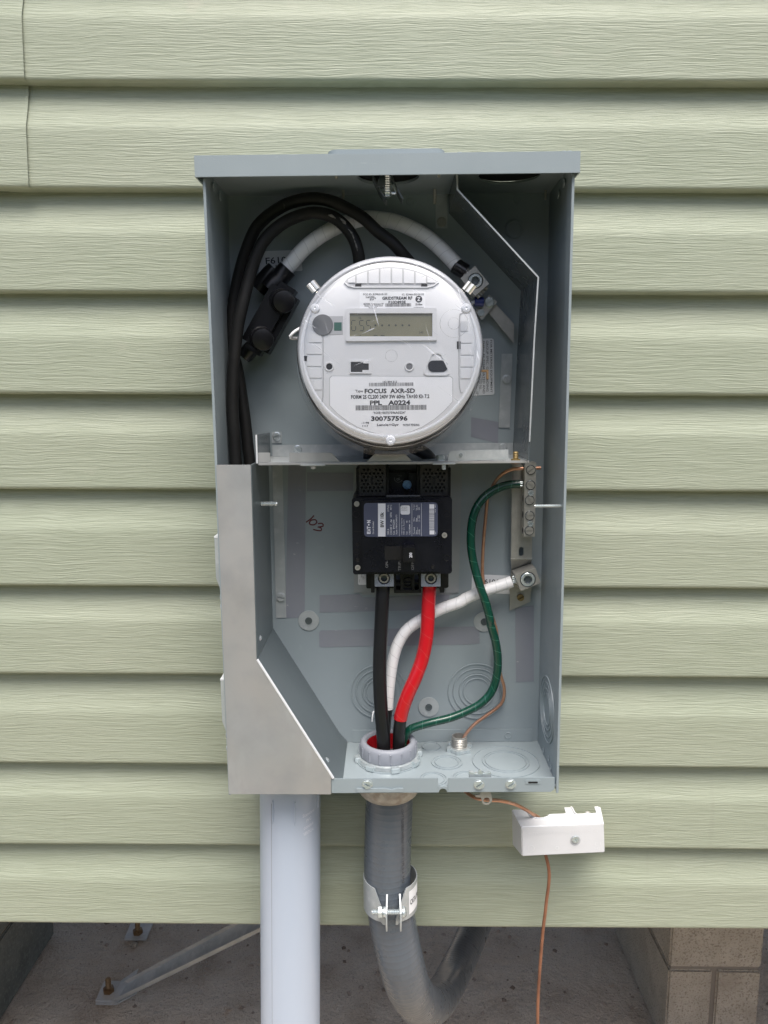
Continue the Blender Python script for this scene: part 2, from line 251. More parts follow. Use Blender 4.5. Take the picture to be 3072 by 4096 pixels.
# ------------------------------------------------------------------ geometry builder (mm in, metres out)
class G:
    def __init__(s): s.v = []; s.f = []; s.uv = None
    def add(s, v, f):
        n = len(s.v); s.v += [tuple(p) for p in v]; s.f += [tuple(i+n for i in q) for q in f]; return s
    def box(s, x0, x1, y0, y1, z0, z1):
        x0, x1 = sorted((x0, x1)); y0, y1 = sorted((y0, y1)); z0, z1 = sorted((z0, z1))
        v = [(x, y, z) for x in (x0, x1) for y in (y0, y1) for z in (z0, z1)]
        return s.add(v, [(0, 1, 3, 2), (4, 6, 7, 5), (0, 4, 5, 1), (2, 3, 7, 6), (0, 2, 6, 4), (1, 5, 7, 3)])
    def prism(s, poly, y0, y1):                # poly in (x,z); extruded along y
        poly = [tuple(p) for p in poly]
        if sum(a[0]*b[1]-b[0]*a[1] for a, b in zip(poly, poly[1:]+poly[:1])) < 0: poly = poly[::-1]
        y0, y1 = sorted((y0, y1)); n = len(poly)
        v = [(x, y0, z) for x, z in poly] + [(x, y1, z) for x, z in poly]
        tr = tessellate_polygon([[Vector((x, z, 0)) for x, z in poly]])
        f = []
        for t in tr:
            a, b, c = [poly[i] for i in t]
            ccw = (b[0]-a[0])*(c[1]-a[1])-(b[1]-a[1])*(c[0]-a[0]) > 0
            t = t if ccw else t[::-1]
            f.append(tuple(t)); f.append(tuple(i+n for i in t[::-1]))
        for i in range(n): j = (i+1) % n; f.append((j, i, i+n, j+n))
        return s.add(v, f)
    def plate(s, outer, holes, y0, y1):        # extruded polygon with holes, poly in (x,z)
        loops = [outer]+holes; vs = []; ed = []; idx = []
        for lp in loops:
            n0 = len(vs); vs += [Vector(p) for p in lp]; k = len(lp); idx.append((n0, k)); ed += [(n0+i, n0+(i+1) % k) for i in range(k)]
        vo, _, fo, *_ = delaunay_2d_cdt(vs, ed, [], 0, 1e-5)
        def inside(p, lp):
            c = False
            for a, b in zip(lp, lp[1:]+lp[:1]):
                if (a[1] > p[1]) != (b[1] > p[1]) and p[0] < (b[0]-a[0])*(p[1]-a[1])/(b[1]-a[1])+a[0]: c = not c
            return c
        y0, y1 = sorted((y0, y1)); n = len(vo); f = []
        for t in fo:
            cx = sum(vo[i][0] for i in t)/3; cz = sum(vo[i][1] for i in t)/3
            if inside((cx, cz), outer) and not any(inside((cx, cz), h) for h in holes):
                a, b, c = [vo[i] for i in t]
                if (b[0]-a[0])*(c[1]-a[1])-(b[1]-a[1])*(c[0]-a[0]) < 0: t = t[::-1]
                f.append(tuple(t)); f.append(tuple(i+n for i in t[::-1]))
        s.add([(p[0], y0, p[1]) for p in vo]+[(p[0], y1, p[1]) for p in vo], f)
        for li, lp in enumerate(loops):
            k = len(lp); area = sum(a[0]*b[1]-b[0]*a[1] for a, b in zip(lp, lp[1:]+lp[:1]))
            lp2 = lp if (area > 0) == (li == 0) else lp[::-1]
            s.add([(p[0], y0, p[1]) for p in lp2]+[(p[0], y1, p[1]) for p in lp2], [((i+1) % k, i, i+k, (i+1) % k+k) for i in range(k)])
        return s
    def sheet(s, pts, y0, y1, t=1.2):          # folded sheet: polyline in (x,z), thickness t, extruded along y
        L_, R_ = [], []
        for i, p in enumerate(pts):
            a = Vector(pts[max(i-1, 0)]); b = Vector(pts[min(i+1, len(pts)-1)]); q = Vector(p)
            d1 = (q-a).normalized() if i else (b-q).normalized(); d2 = (b-q).normalized() if i < len(pts)-1 else d1
            n = Vector((-(d1+d2).y, (d1+d2).x)).normalized(); k = t/2/max(.5, n.dot(Vector((-d1.y, d1.x))))
            L_.append(q+n*k); R_.append(q-n*k)
        return s.prism([tuple(x) for x in L_+R_[::-1]], y0, y1)
    def lathe(s, prof, c=(0, 0, 0), ax=(0, -1, 0), seg=32, ref=None, cap=True, a0=0, a1=360):
        ax = Vector(ax).normalized(); ref = Vector(ref) if ref else (Vector((1, 0, 0)) if abs(ax.x) < .8 else Vector((0, 0, 1)))
        e1 = (ref-ax*ref.dot(ax)).normalized(); e2 = ax.cross(e1); c = Vector(c); full = (a1-a0) >= 359.9
        ns = seg if full else seg+1; v = []; f = []
        for r, h in prof:
            for k in range(ns):
                t = R(a0+(a1-a0)*k/seg); v.append(c+ax*h+e1*(r*math.cos(t))+e2*(r*math.sin(t)))
        for i in range(len(prof)-1):
            for k in range(ns if full else seg):
                j = (k+1) % ns; f.append((i*ns+k, i*ns+j, (i+1)*ns+j, (i+1)*ns+k))
        if cap and full:
            if prof[0][0] > 1e-6: f.append(tuple(range(ns))[::-1])
            if prof[-1][0] > 1e-6: f.append(tuple((len(prof)-1)*ns+k for k in range(ns)))
        return s.add(v, f)
    def tube(s, pts, r, seg=14, step=4, caps=True, smooth=True, sq=None):
        pts = [Vector(p) for p in pts]
        rr = r if isinstance(r, (list, tuple)) else [r]*len(pts)
        cs = []
        if smooth and len(pts) > 2:
            for i in range(len(pts)-1):
                p0 = pts[i-1] if i else pts[0]*2-pts[1]; p1, p2 = pts[i], pts[i+1]; p3 = pts[i+2] if i+2 < len(pts) else p2*2-p1
                n = max(2, int((p2-p1).length/step))
                for k in range(n):
                    t = k/n; q = .5*((2*p1)+(p2-p0)*t+(2*p0-5*p1+4*p2-p3)*t*t+(3*p1-p0-3*p2+p3)*t**3)
                    cs.append((q, rr[i]+(rr[i+1]-rr[i])*t))
            cs.append((pts[-1], rr[-1]))
        else: cs = list(zip(pts, rr))
        tg = (cs[1][0]-cs[0][0]).normalized(); e1 = tg.orthogonal().normalized()
        v = []; f = []; uvs = []; ln = 0
        for i, (q, ri) in enumerate(cs):
            a = cs[max(0, i-1)][0]; b = cs[min(len(cs)-1, i+1)][0]; t = (b-a).normalized()
            e1 = (e1-t*e1.dot(t)).normalized(); e2 = t.cross(e1)
            if i: ln += (q-cs[i-1][0]).length
            for k in range(seg):
                an = 2*math.pi*k/seg; v.append(q+e1*(ri*math.cos(an))+e2*(ri*math.sin(an)))
            uvs.append(ln*.001)
        n0f = len(s.f)
        for i in range(len(cs)-1):
            for k in range(seg):
                j = (k+1) % seg; f.append((i*seg+k, i*seg+j, (i+1)*seg+j, (i+1)*seg+k))
        if s.uv is None: s.uv = {}
        for i in range(len(cs)-1):
            for k in range(seg):
                s.uv[n0f+i*seg+k] = [(uvs[i], k/seg), (uvs[i], (k+1)/seg), (uvs[i+1], (k+1)/seg), (uvs[i+1], k/seg)]
        if caps: f.append(tuple(range(seg))[::-1]); f.append(tuple((len(cs)-1)*seg+k for k in range(seg)))
        return s.add(v, f)
    def mesh(s, name, m, o=(0, 0, 0), bevel=0, bseg=2, angle=38):
        me = bpy.data.meshes.new(name); o = Vector(o)
        me.from_pydata([(Vector(p)-o)*.001 for p in s.v], [], s.f)
        if s.uv:
            ul = me.uv_layers.new(name='UVMap')
            for p in me.polygons:
                q = s.uv.get(p.index)
                if q:
                    for li, c in zip(p.loop_indices, q): ul.data[li].uv = c
        me.validate()
        if bevel:
            bm = bmesh.new(); bm.from_mesh(me); bmesh.ops.remove_doubles(bm, verts=bm.verts, dist=1e-7)
            es = [e for e in bm.edges if len(e.link_faces) == 2 and e.calc_face_angle(0) > R(30)]
            bmesh.ops.bevel(bm, geom=es, offset=bevel*.001, segments=bseg, affect='EDGES', clamp_overlap=True); bm.to_mesh(me); bm.free()
        me.materials.append(m); me.shade_smooth(); me.set_sharp_from_angle(angle=R(angle)); return me
def circ(x, z, r, n=24, a0=0, rz=None): rz = rz or r; return [(x+r*math.cos(a0+2*math.pi*k/n), z+rz*math.sin(a0+2*math.pi*k/n)) for k in range(n)]
def rrect(x0, x1, z0, z1, r, n=4):
    x0, x1 = sorted((x0, x1)); z0, z1 = sorted((z0, z1)); o = []
    for cx, cz, a in ((x1-r, z1-r, 0), (x0+r, z1-r, 90), (x0+r, z0+r, 180), (x1-r, z0+r, 270)):
        for k in range(n+1): t = R(a+90*k/n); o.append((cx+r*math.cos(t), cz+r*math.sin(t)))
    return o
def halfclip(poly, nx, nz, c):                 # keep nx*x+nz*z >= c
    o = []
    for a, b in zip(poly, poly[1:]+poly[:1]):
        da = nx*a[0]+nz*a[1]-c; db = nx*b[0]+nz*b[1]-c
        if da >= 0: o.append(a)
        if da*db < 0: t = da/(da-db); o.append((a[0]+(b[0]-a[0])*t, a[1]+(b[1]-a[1])*t))
    return o
_tc = {}
def glyphs(s, off):
    if (s, off) not in _tc:
        cu = bpy.data.curves.new('t', 'FONT'); cu.body = s; cu.resolution_u = 2; cu.offset = off
        ob = bpy.data.objects.new('t', cu); C.objects.link(ob); bpy.context.view_layer.update()
        me = bpy.data.meshes.new_from_object(ob.evaluated_get(bpy.context.evaluated_depsgraph_get()))
        v = [(p.co.x, p.co.y) for p in me.vertices]; f = [tuple(p.vertices) for p in me.polygons]
        bpy.data.objects.remove(ob); bpy.data.curves.remove(cu); bpy.data.meshes.remove(me); _tc[(s, off)] = (v, f)
    return _tc[(s, off)]
def text(g, s, cx, cz, w, h, y, rot=0, bold=0):
    v, f = glyphs(s, bold)
    if not v: return
    xs = [p[0] for p in v]; zs = [p[1] for p in v]; x0, x1, z0, z1 = min(xs), max(xs), min(zs), max(zs)
    ca, sa = math.cos(R(rot)), math.sin(R(rot)); o = []
    for x, z in v:
        a = (x-(x0+x1)/2)/(x1-x0)*w; b = (z-(z0+z1)/2)/max(1e-6, z1-z0)*h; o.append((cx+a*ca-b*sa, y, cz+a*sa+b*ca))
    g.add(o, f)
def quad(g, pts, y): n = len(g.v); g.v += [(x, y, z) for x, z in pts]; g.f.append(tuple(range(n, n+len(pts))))
def bars(g, x0, x1, z0, z1, y, n, vertical=False, seed=1):
    rd = random.Random(seed); e = [0]
    for _ in range(2*n): e.append(e[-1]+rd.choice((1, 1, 1.4, 2)))
    for i in range(0, 2*n, 2):
        a, b = e[i]/e[-2], e[i+1]/e[-2]
        if vertical: quad(g, [(x0, z0+(z1-z0)*a), (x1, z0+(z1-z0)*a), (x1, z0+(z1-z0)*b), (x0, z0+(z1-z0)*b)], y)
        else: quad(g, [(x0+(x1-x0)*a, z0), (x0+(x1-x0)*b, z0), (x0+(x1-x0)*b, z1), (x0+(x1-x0)*a, z1)], y)

class Thing:
    def __init__(s, name, label, cat, F=BF, o=(0, 0, 0), group=None, kind=None):
        s.F = F; s.o = Vector(o); r = bpy.data.objects.new(name, None); C.objects.link(r); s.root = r
        r.empty_display_size = .02; mm = F.M.to_4x4(); mm.translation = F.world(s.o)*.001; r.matrix_world = mm
        if kind: r['kind'] = kind
        r['label'] = label; r['category'] = cat
        if group: r['group'] = group
    def part(s, name, g, m, parent=None, bevel=0, label=None, kind=None, bseg=2, angle=38):
        return s.put(name, g.mesh(name, M[m], s.o, bevel, bseg, angle), parent, label, kind)
    def put(s, name, me, parent=None, label=None, kind=None, loc=None, rot=None):
        o = bpy.data.objects.new(name, me); C.objects.link(o); o.parent = parent or s.root
        if loc is not None:
            l = (Vector(loc)-s.o)*.001
            if parent: l = l-parent.location
            o.location = l
        if rot: o.rotation_euler = rot
        if label: o['label'] = label
        if kind: o['kind'] = kind
        return o
def single(name, label, cat, g, m, F=BF, o=None, group=None, bevel=0, kind=None):
    o = Vector(o if o else g.v[0]); me = g.mesh(name, M[m], o, bevel); ob = bpy.data.objects.new(name, me); C.objects.link(ob)
    mm = F.M.to_4x4(); mm.translation = F.world(o)*.001; ob.matrix_world = mm
    if kind: ob['kind'] = kind
    if label: ob['label'] = label
    if cat: ob['category'] = cat
    if group: ob['group'] = group
    return ob

# screw heads, built once, facing -Y, around the origin
def screw_mesh(kind, r, m, h=2.4, ang=0):
    g = G()
    if kind == 'hex':
        g.lathe([(r*1.28, 0), (r*1.28, .5), (r*1.1, .8), (0, .8)], seg=20); po = circ(0, 0, r*1.08, 6, R(12)); sw = r*.16
    else:
        g.lathe([(r, 0), (r, h*.45), (0, h*.45)], seg=20); po = circ(0, 0, r*.97, 20); sw = r*.15
    if kind in ('hex', 'slot'):
        nx, nz = math.sin(R(ang)), -math.cos(R(ang))
        g.prism(halfclip(po, nx, nz, sw), -h, -h*.4); g.prism(halfclip(po, -nx, -nz, sw), -h, -h*.4)
    else:                                        # cross recess
        ca, sa = math.cos(R(ang)), math.sin(R(ang)); q = circ(0, 0, r*.97, 24); w2 = r*.13
        for a, b in ((1, 1), (1, -1), (-1, 1), (-1, -1)):
            pl = halfclip(halfclip(q, a*ca, a*sa, w2), -b*sa, b*ca, w2)
            g.prism(pl, -h, -h*.4)
        for k in range(4):
            t = R(ang+90*k); g.prism(halfclip(halfclip(halfclip(q, math.cos(t), math.sin(t), r*.55), -math.sin(t), math.cos(t), -w2*1.02), math.sin(t), -math.cos(t), -w2*1.02), -h*.98, -h*.4)
    return g.mesh('screw_head', M[m], bevel=0)
SM = {}
def screw(T, F, u, v, d, rpx, kind='hex', ang=20, m='chrome', name='screw', parent=None, h=None):
    p = F.pt(u, v, d); r = rpx*F.pp(p); key = (kind, round(r, 1), ang, m, h)
    if key not in SM: SM[key] = screw_mesh(kind, r, m, h or max(1.2, r*.55), ang)
    return T.put(name, SM[key], parent, loc=p)
def stud_mesh(r, L_, m, pitch=1.6):
    n = int(L_/pitch); pr = [(0, 0), (r*.7, 0)]
    for i in range(n): pr += [(r, pitch*(i+.3)), (r*.78, pitch*(i+.8))]
    pr += [(r*.78, L_), (0, L_)]
    return G().lathe(pr, ax=(0, 0, -1), seg=12).mesh('stud', M[m])

# ================================================================== SETTING
gr = G().box(-60000, 60000, -60000, 60000, -1501, -1500)
single('ground', None, None, gr, 'dirt', WF, (0, 0, -1500), kind='structure')
lw_ = G().box(-60000, 60000, -60000, -1500, -1500, -1495)
single('lawn', None, None, lw_, 'grass', WF, (0, -3200, -1500), kind='structure')
hb = G().box(-4000, 4000, 24, 1950, -668, 2600)  # depth cut short so light reaches the slab from behind
single('house_body', None, None, hb, 'wood', WF, (0, 24, -668), kind='structure')

nb_ = G().box(-16000, 14000, -18000, -6800, -1500, 1300)
nb_.add([(-16400, -6400, 1290), (14400, -6400, 1290), (14400, -18400, 1290), (-16400, -18400, 1290), (-16400, -12400, 3600), (14400, -12400, 3600)],
        [(0, 1, 5, 4), (2, 3, 4, 5), (0, 4, 3), (1, 2, 5), (0, 3, 2, 1)])
single('added_sky_blocker', None, None, nb_, 'sky_blocker_dark', WF, (0, -6800, -1500), kind='structure')  # unseen block added behind the camera to cut off low sky

# ---- siding
LAPS = [342.2, 229.3, 116.4, 1.1, -111.9, -230.3, -342.7, -460.6, -571.3, -682.7]
BEND = [408.8, 295.3, 182.8, 66.5, -45.0, -161.2, -274.7, -393.4, -506.5, -622.2]   # BEND[k] lies above LAPS[k]
tops = [LAPS[0]+113.3*(i+1) for i in range(9)][::-1]; LP = tops+LAPS
BD = [LAPS[0]+113.3*(i+1)+66.5 for i in range(9)][::-1]+BEND
wall = Thing('siding_wall', 'sage green vinyl lap siding with embossed wood grain behind the open meter box', 'house wall', WF, (0, 0, -682.7))
def course(ztop, bend, zbot, x0, x1, proud=0, edge=False):
    L_ = ztop-zbot; h = ztop-bend; pr = []
    for t, y in ((-.10, 16), (.03, 15.6), (.16, 15), (.5, 11.2), (.80, 6.4), (.93, 4.2), (1.0, 3.2)): pr.append((y, ztop-h*t))
    for t, y in ((.07, 2.6), (.25, 2.0), (.6, 1.0), (.9, .15)): pr.append((y, bend-(bend-zbot)*t))
    for a in range(0, 91, 18): pr.append((4-4*math.cos(R(a)) + (.0), zbot+4-4*math.sin(R(a))))
    pr += [(16, zbot-.3), (16.8, zbot+2)]
    th = 1.1; g = G(); nx = max(2, int((x1-x0)/60)); n = len(pr)
    for k in range(nx+1):
        x = x0+(x1-x0)*k/nx
        for i, (y, z) in enumerate(pr):
            wv = (math.sin(x*.0041+zbot*.031)*.55+math.sin(x*.0113+zbot*.07+i*.1)*.25)
            zz = math.sin(x*.0031+zbot*.05)*.5
            g.v.append((x, y-proud+wv*(1 if i < n-3 else .3), z+zz))
    for k in range(nx):
        for i in range(n-1): a = k*n+i; g.f.append((a, a+1, a+n+1, a+n))
    if edge:                                     # turned-back cut edge of the overlapping panel
        b0 = len(g.v)
        for i in range(n): x, y, z = g.v[i]; g.v.append((x+.3, y+1.6, z))
        for i in range(n-1): g.f.append((i, b0+i, b0+i+1, i+1))
    return g
xs_ = WF.pt(100, 340, 0).x
for k in range(1, len(LP)):
    zt, bd, zb = LP[k-1], BD[k], LP[k]
    if k in (8, 9, 10):                          # rows with the vertical butt seam at the left
        sx_ = WF.pt(93, 180, 0).x if k <= 9 else WF.pt(112, 620, 0).x
        wall.part('siding_plank', course(zt, bd, zb, -2400, sx_, 3.2), 'vinyl')
        wall.part('siding_plank', course(zt, bd, zb, sx_-30, 2400), 'vinyl')
    else: wall.part('siding_plank', course(zt, bd, zb, -2400, 2400), 'vinyl')
wall.part('starter_strip', G().box(-2400, 2400, 6, 20, -682.4, -676), 'vinyl')

# ---- piers
def pier(label, x0, x1, y0, y1, mt, side, lay):
    T = Thing('block_pier', label, 'pier', WF, ((x0+x1)/2, (y0+y1)/2, -1500))
    z = -1500
    g = G().box(x0+5, x1-5, y0+5, y1-5, -1500, -690); T.part('mortar', g, 'mortar')
    for hgt, split in lay:
        if z+hgt > -672: hgt = -672-z
        if hgt < 15: break
        cuts = [x0, (x0+x1)/2, x1] if split else [x0, x1]
        for a, b in zip(cuts, cuts[1:]):
            j = [random.uniform(-1.2, 1.2) for _ in range(4)]
            T.part('block', G().box(a+(5 if a > x0 else j[0]), b-(5 if b < x1 else j[1]), y0+j[2], y1+j[3], z+4, z+hgt-4), mt, bevel=4)
        z += hgt
    return T
pf = WF.pt(2676, 3900, -674)
ph = WF.pt(2860, 3876, -674).z
print('pier', pf, WF.pt(3045, 3900, -674), ph)
x1p = WF.pt(3042, 3900, -674).x
lay = [(ph+1500, True)]+[(203, False), (203, False), (203, False), (203, False)]
pier('tan pitted concrete block pier at the lower right, split blocks under a whole one', pf.x, x1p, 674, 1075, 'block_tan', None, lay)
pier('dark grey shaded concrete block pier at the lower left corner', -1335, -932, 640, 1044, 'block_grey', None, [(203, False)]*5)

gg = G(); rd = random.Random(5)
for _ in range(900):
    x, y = rd.uniform(-1100, 1100), rd.uniform(420, 1500); q_ = rd.choice((2, 2.5, 3, 4, 6, 9)); h_ = q_*rd.uniform(.4, .8); a0 = rd.uniform(0, 6)
    n = len(gg.v); gg.v += [(x+q_*math.cos(a0+k*1.57)*rd.uniform(.6, 1.2), y+q_*math.sin(a0+k*1.57)*rd.uniform(.6, 1.2), -1500.4) for k in range(4)]+[(x+rd.uniform(-1, 1), y, -1500+h_)]
    gg.f += [(n+k, n+(k+1) % 4, n+4) for k in range(4)]
single('grit', 'loose grit and chips scattered over the brown slab under the house', 'grit', gg, 'grit', WF, (0, 900, -1500), kind='stuff')

# ---- anchor brace and bracket on the slab
FZ = -1500
def gp(k, x, y, z=FZ): return WF.ptz(*Z(k, x, y), z)
br = Thing('diagonal_brace', 'galvanised steel channel brace rising right from a bolted foot bracket', 'brace', WF, gp('r', 150, 1400, FZ+10))
a = gp('r', 330, 1440, FZ+12)
q1 = gp('r', 30, 1440, FZ+6); q2 = gp('r', 330, 1450, FZ+6)
wd = gp('r', 150, 1090, FZ+6)-gp('r', 10, 1420, FZ+6)
# channel: from the foot to a point high under the house
def onray(k, x, y, yy): return WF.pt(*Z(k, x, y), -yy)
s0 = gp('r', 330, 1450, FZ+8); s1 = onray('r', 1659, 800, s0.y-30)
t0 = onray('r', 560, 1110, s0.y+25); t1 = onray('r', 1659, 525, s0.y+5)
ex = (s1-s0)*3; ex2 = (t1-t0)*3.6
gch = G(); v4 = [s0, s0+ex, t0+ex2, t0]
gch.v = [tuple(p) for p in v4]; nn = (s1-s0).cross(t0-s0).normalized()
if nn.dot(CP-s0) > 0: nn = -nn
gch.v += [tuple(p+nn*2.5) for p in v4]; gch.f = [(0, 1, 2, 3), (7, 6, 5, 4), (0, 4, 5, 1), (1, 5, 6, 2), (2, 6, 7, 3), (3, 7, 4, 0)]
br.part('web', gch, 'galv')  # web coloured darker than the flanges for the channel's inner shade
for (p, q) in ((s0, s0+ex), (t0, t0+ex2)):
    up = -nn*13; gch = G(); sd_ = ((t0-s0).normalized()*3.0)*(1 if p is s0 else -1)
    vv = [p-nn*0, q-nn*0, q+up, p+up]; gch.v = [tuple(x) for x in vv]+[tuple(x+sd_) for x in vv]
    gch.f = [(0, 1, 2, 3), (7, 6, 5, 4), (0, 4, 5, 1), (1, 5, 6, 2), (2, 6, 7, 3), (3, 7, 4, 0)]; br.part('flange', gch, 'brace_steel')
def slab(pts, t):
    g = G(); n = len(pts); g.v = [tuple(p) for p in pts]+[tuple(p-Vector((0, 0, t))) for p in pts]
    g.f = [tuple(range(n)), tuple(range(n, 2*n))[::-1]]+[((i+1) % n, i, i+n, (i+1) % n+n) for i in range(n)]; return g
br.part('base_plate', slab([gp('r', 5, 1420, FZ+9), gp('r', 270, 1420, FZ+9), gp('r', 420, 1090, FZ+9), gp('r', 150, 1090, FZ+9)], 4), 'brace_steel', bevel=.8)
bz = FZ+9
br.part('raised_tab', slab([gp('r', 270, 1420, bz), gp('r', 600, 1200, bz+24), gp('r', 725, 880, bz+24), gp('r', 420, 1090, bz)], 4), 'brace_steel', bevel=.8)
br.part('foot_strip', slab([gp('r', 10, 1475, FZ+4), gp('r', 350, 1475, FZ+4), gp('r', 700, 1290, FZ+22), gp('r', 600, 1200, FZ+22), gp('r', 330, 1420, FZ+4), gp('r', 10, 1445, FZ+4)], 3), 'brace_steel')
def bolt(T, k, x, y, sc_):
    b = gp(k, x, y, bz); T.part('nut', G().lathe([(15*sc_, 0), (15*sc_, 11*sc_), (9*sc_, 13*sc_)], b, (0, 0, 1), 6), 'rusty', bevel=1)
    pr = [(8*sc_, 0)]
    for i in range(9): pr += [(7.6*sc_, 12*sc_+i*3*sc_), (6.6*sc_, 13.5*sc_+i*3*sc_)]
    T.part('bolt', G().lathe(pr+[(5*sc_, 40*sc_), (0, 41*sc_)], b, (0, 0, 1), 14), 'rusty')
bolt(br, 'r', 228, 1270, .95)
ab = Thing('anchor_bracket', 'small square bolted steel plate half hidden under the siding edge', 'bracket', WF, gp('r', 700, 300, FZ))
ab.part('base_plate', slab([gp('r', 480, 400, FZ+9), gp('r', 850, 400, FZ+9), gp('r', 990, 60, FZ+9), gp('r', 620, 60, FZ+9)], 5), 'brace_steel', bevel=.8)
bolt(ab, 'r', 712, 300, .95)
for k_, (xx, yy) in enumerate(((650, 520),)):
    pc = gp('r', xx, yy, FZ); pb_ = G().lathe([(0, -2), (9, 1), (11, 5), (6, 10), (0, 12)], pc, (0, 0, 1), 7)
    single('stone', 'small pale pebble lying in front of the half hidden anchor plate', 'pebble', pb_, 'block_tan', WF, pc, bevel=1)

# ================================================================== ENCLOSURE
en = Thing('meter_enclosure', 'open grey metal meter and breaker box with its cover off, mounted on the siding', 'electrical box', BF, (0, 0, -424.5))
XL, XR, ZT, ZB = -181, 181, 221, -424.5
holes = []
en.part('back_panel', G().box(XL+1.5, XR-1.5, -7.6, -6, ZB, ZT), 'paint')
def rimmed(xo, sgn):
    g = G().box(xo, xo-sgn*1.5, -118, -6, -432.5, ZT+6)
    g.box(xo, xo-sgn*2.6, -119.6, -117.6, -432.5, ZT-10)
    return g
en.part('side_wall', rimmed(XL, -1), 'paint', bevel=.25)
en.part('side_wall', rimmed(XR, 1), 'paint', bevel=.25)
en.part('inner_hem', G().box(XL+1.6, XL+2.6, -118, -100, -430, ZT-1), 'paint')
en.part('inner_hem', G().box(XR-1.6, XR-2.6, -118, -100, -430, ZT-1), 'paint')
# ceiling with its two hub openings (plate built in xz then laid flat)
def lay(g, z):                                   # (x,y,z) -> plate lying at height z: its z becomes -depth
    g.v = [(x, -zz, z+y) for x, y, zz in g.v]; g.f = [t[::-1] for t in g.f]; return g
h1, h2 = circ(0, 84, 31, 32), circ(123, 82, 32, 32)
en.part('ceiling_panel', lay(G().plate([(XL+1.6, 8), (XR-1.6, 8), (XR-1.6, 116), (XL+1.6, 116)], [h1, h2], 0, 1.5), ZT), 'paint')
for hx in (0, 123): en.part('hub_shade_disc', G().lathe([(34, 0), (34, 1), (0, 1)], (hx, -83, ZT+2.2), (0, 0, 1), 32), 'hole')  # black disc stands for the darkness inside each hub opening
for hx in (0, 123): en.part('hub_collar', G().lathe([(31.2, 0), (31.2, -1.0), (33.5, -.2)], (hx, -83, ZT-.1), (0, 0, 1), 36, cap=False), 'paint')
gt = G(); gt.box(-187.2, 184.8, -125.2, -124, 210.4, 230.3)
en.part('hood', gt, 'paint', bevel=.35)
gt = G(); gt.add([(-187.2, -124.2, 230.6), (184.8, -124.2, 230.6), (184.8, -6, 236), (-187.2, -6, 236), (-187.2, -124.2, 229.2), (184.8, -124.2, 229.2), (184.8, -6, 234.6), (-187.2, -6, 234.6)],
   [(0, 1, 2, 3), (7, 6, 5, 4), (0, 4, 5, 1), (1, 5, 6, 2), (2, 6, 7, 3), (3, 7, 4, 0)])
en.part('hood_top', gt, 'paint')
for x in (-187.2, 183.6): en.part('hood_side', G().prism([(0, 0)]*0 or [(124, 210.6), (124, 229), (8, 234), (8, 212)], x, x+1.2) if False else (lambda g: (setattr(g, 'v', [(y, -xx, zz) for xx, y, zz in g.v]), setattr(g, 'f', [t[::-1] for t in g.f]), g)[2])(G().prism([(123.8, 210.6), (123.8, 229), (8, 234), (8, 212)], x, x+1.2)), 'paint')
hz = BF.pt(1545, 597, 112).z
en.part('hub_cap', lay(G().prism(rrect(BF.pt(1310, 600, 110).x, BF.pt(1780, 600, 110).x, 20, 114, 10), 0, hz-232.2), 232.2), 'paint', bevel=2.2, bseg=4)
for u in (1839, 2256, 2278): p = BF.pt(u, 598, 118); en.part('rivet_head', G().lathe([(3.4, 0), (3, 1.8), (0, 2.6)], (p.x, -116, 230.8), (0, 0, 1), 12), 'paint')
# floor, flange, lip
def fz(k, x, y, z=ZB): return BF.ptz(*Z(k, x, y), z)
bc = fz('e', 320, 430)
en.part('floor_panel', lay(G().plate([(XL+1.6, 8), (XR-1.6, 8), (XR-1.6, 117.5), (XL+1.6, 117.5)], [circ(bc.x, -bc.y, 30, 32)], 0, 1.5), ZB-1.5), 'paint')
zf = BF.pt(2131, 2917, 10).z
en.part('floor_flange', G().box(-50, BF.pt(2131, 2917, 10).x, -9.6, -8, ZB+.1, zf), 'paint', bevel=.3)
xl0 = BF.pt(1325, 3140, 119).x; xn0 = BF.pt(1752, 3140, 119).x; xn1 = BF.pt(1792, 3140, 119).x; xr1 = BF.pt(2218, 3140, 119).x
zl1, zl0 = -414.2, -431.4
gl = G().prism([(xl0, zl0), (xn0, zl0), (xn0, zl1), (xl0, zl1)], -119.4, -118); en.part('front_lip', gl, 'paint', bevel=.4)
gl = G().prism([(xn1, zl0+.4), (xr1-4, zl0), (xr1, zl0+3), (xr1, zl1), (xn1, zl1)], -119.4, -118); en.part('front_lip', gl, 'paint', bevel=.4)
mid = (xn0+xn1)/2; ntc = [(xn0, zl0)]+[(mid+ (xn1-xn0)*.42*math.cos(R(a)), zl0+4.5*math.sin(R(a))) for a in range(180, -1, -20)]+[(xn1, zl0), (xn1, ZB-.2), (xn0, ZB-.2)]
en.part('lip_notch', G().prism(ntc, -118.6, -117.6), 'paint')
p0 = P(BF, 'e', 1330, 605, 119.4); p1 = P(BF, 'e', 1440, 605, 119.4)
en.part('embossed_slot', G().prism(rrect(p0.x, p1.x, p0.z-2.3, p0.z+2.6, 1), -120, -119.3), 'paint', bevel=.3)
en.part('slot_opening', G().prism(rrect(p0.x+3, p1.x-3, p0.z-1.2, p0.z+.8, .6), -120.2, -119.9), 'hole')
p0 = P(BF, 'e', 85, 668, 121); p1 = P(BF, 'e', 430, 668, 121)
en.part('latch_tab', G().prism([(p0.x, p0.z-2.4), (p1.x, p0.z-2.4), (p1.x, p0.z+2.6), (p1.x-7, p0.z+2.6), (p1.x-12, p0.z+1), (p1.x-20, p0.z+2.6), (p0.x, p0.z+2.6)], -121.4, -119.8), 'paint', bevel=.4)
for (x, y) in ((165, 620), (988, 620), (1222, 618)): screw(en, BF, *Z('e', x, y), 119.5, 17, 'hex', 35 if x > 900 else -25, 'chrome')
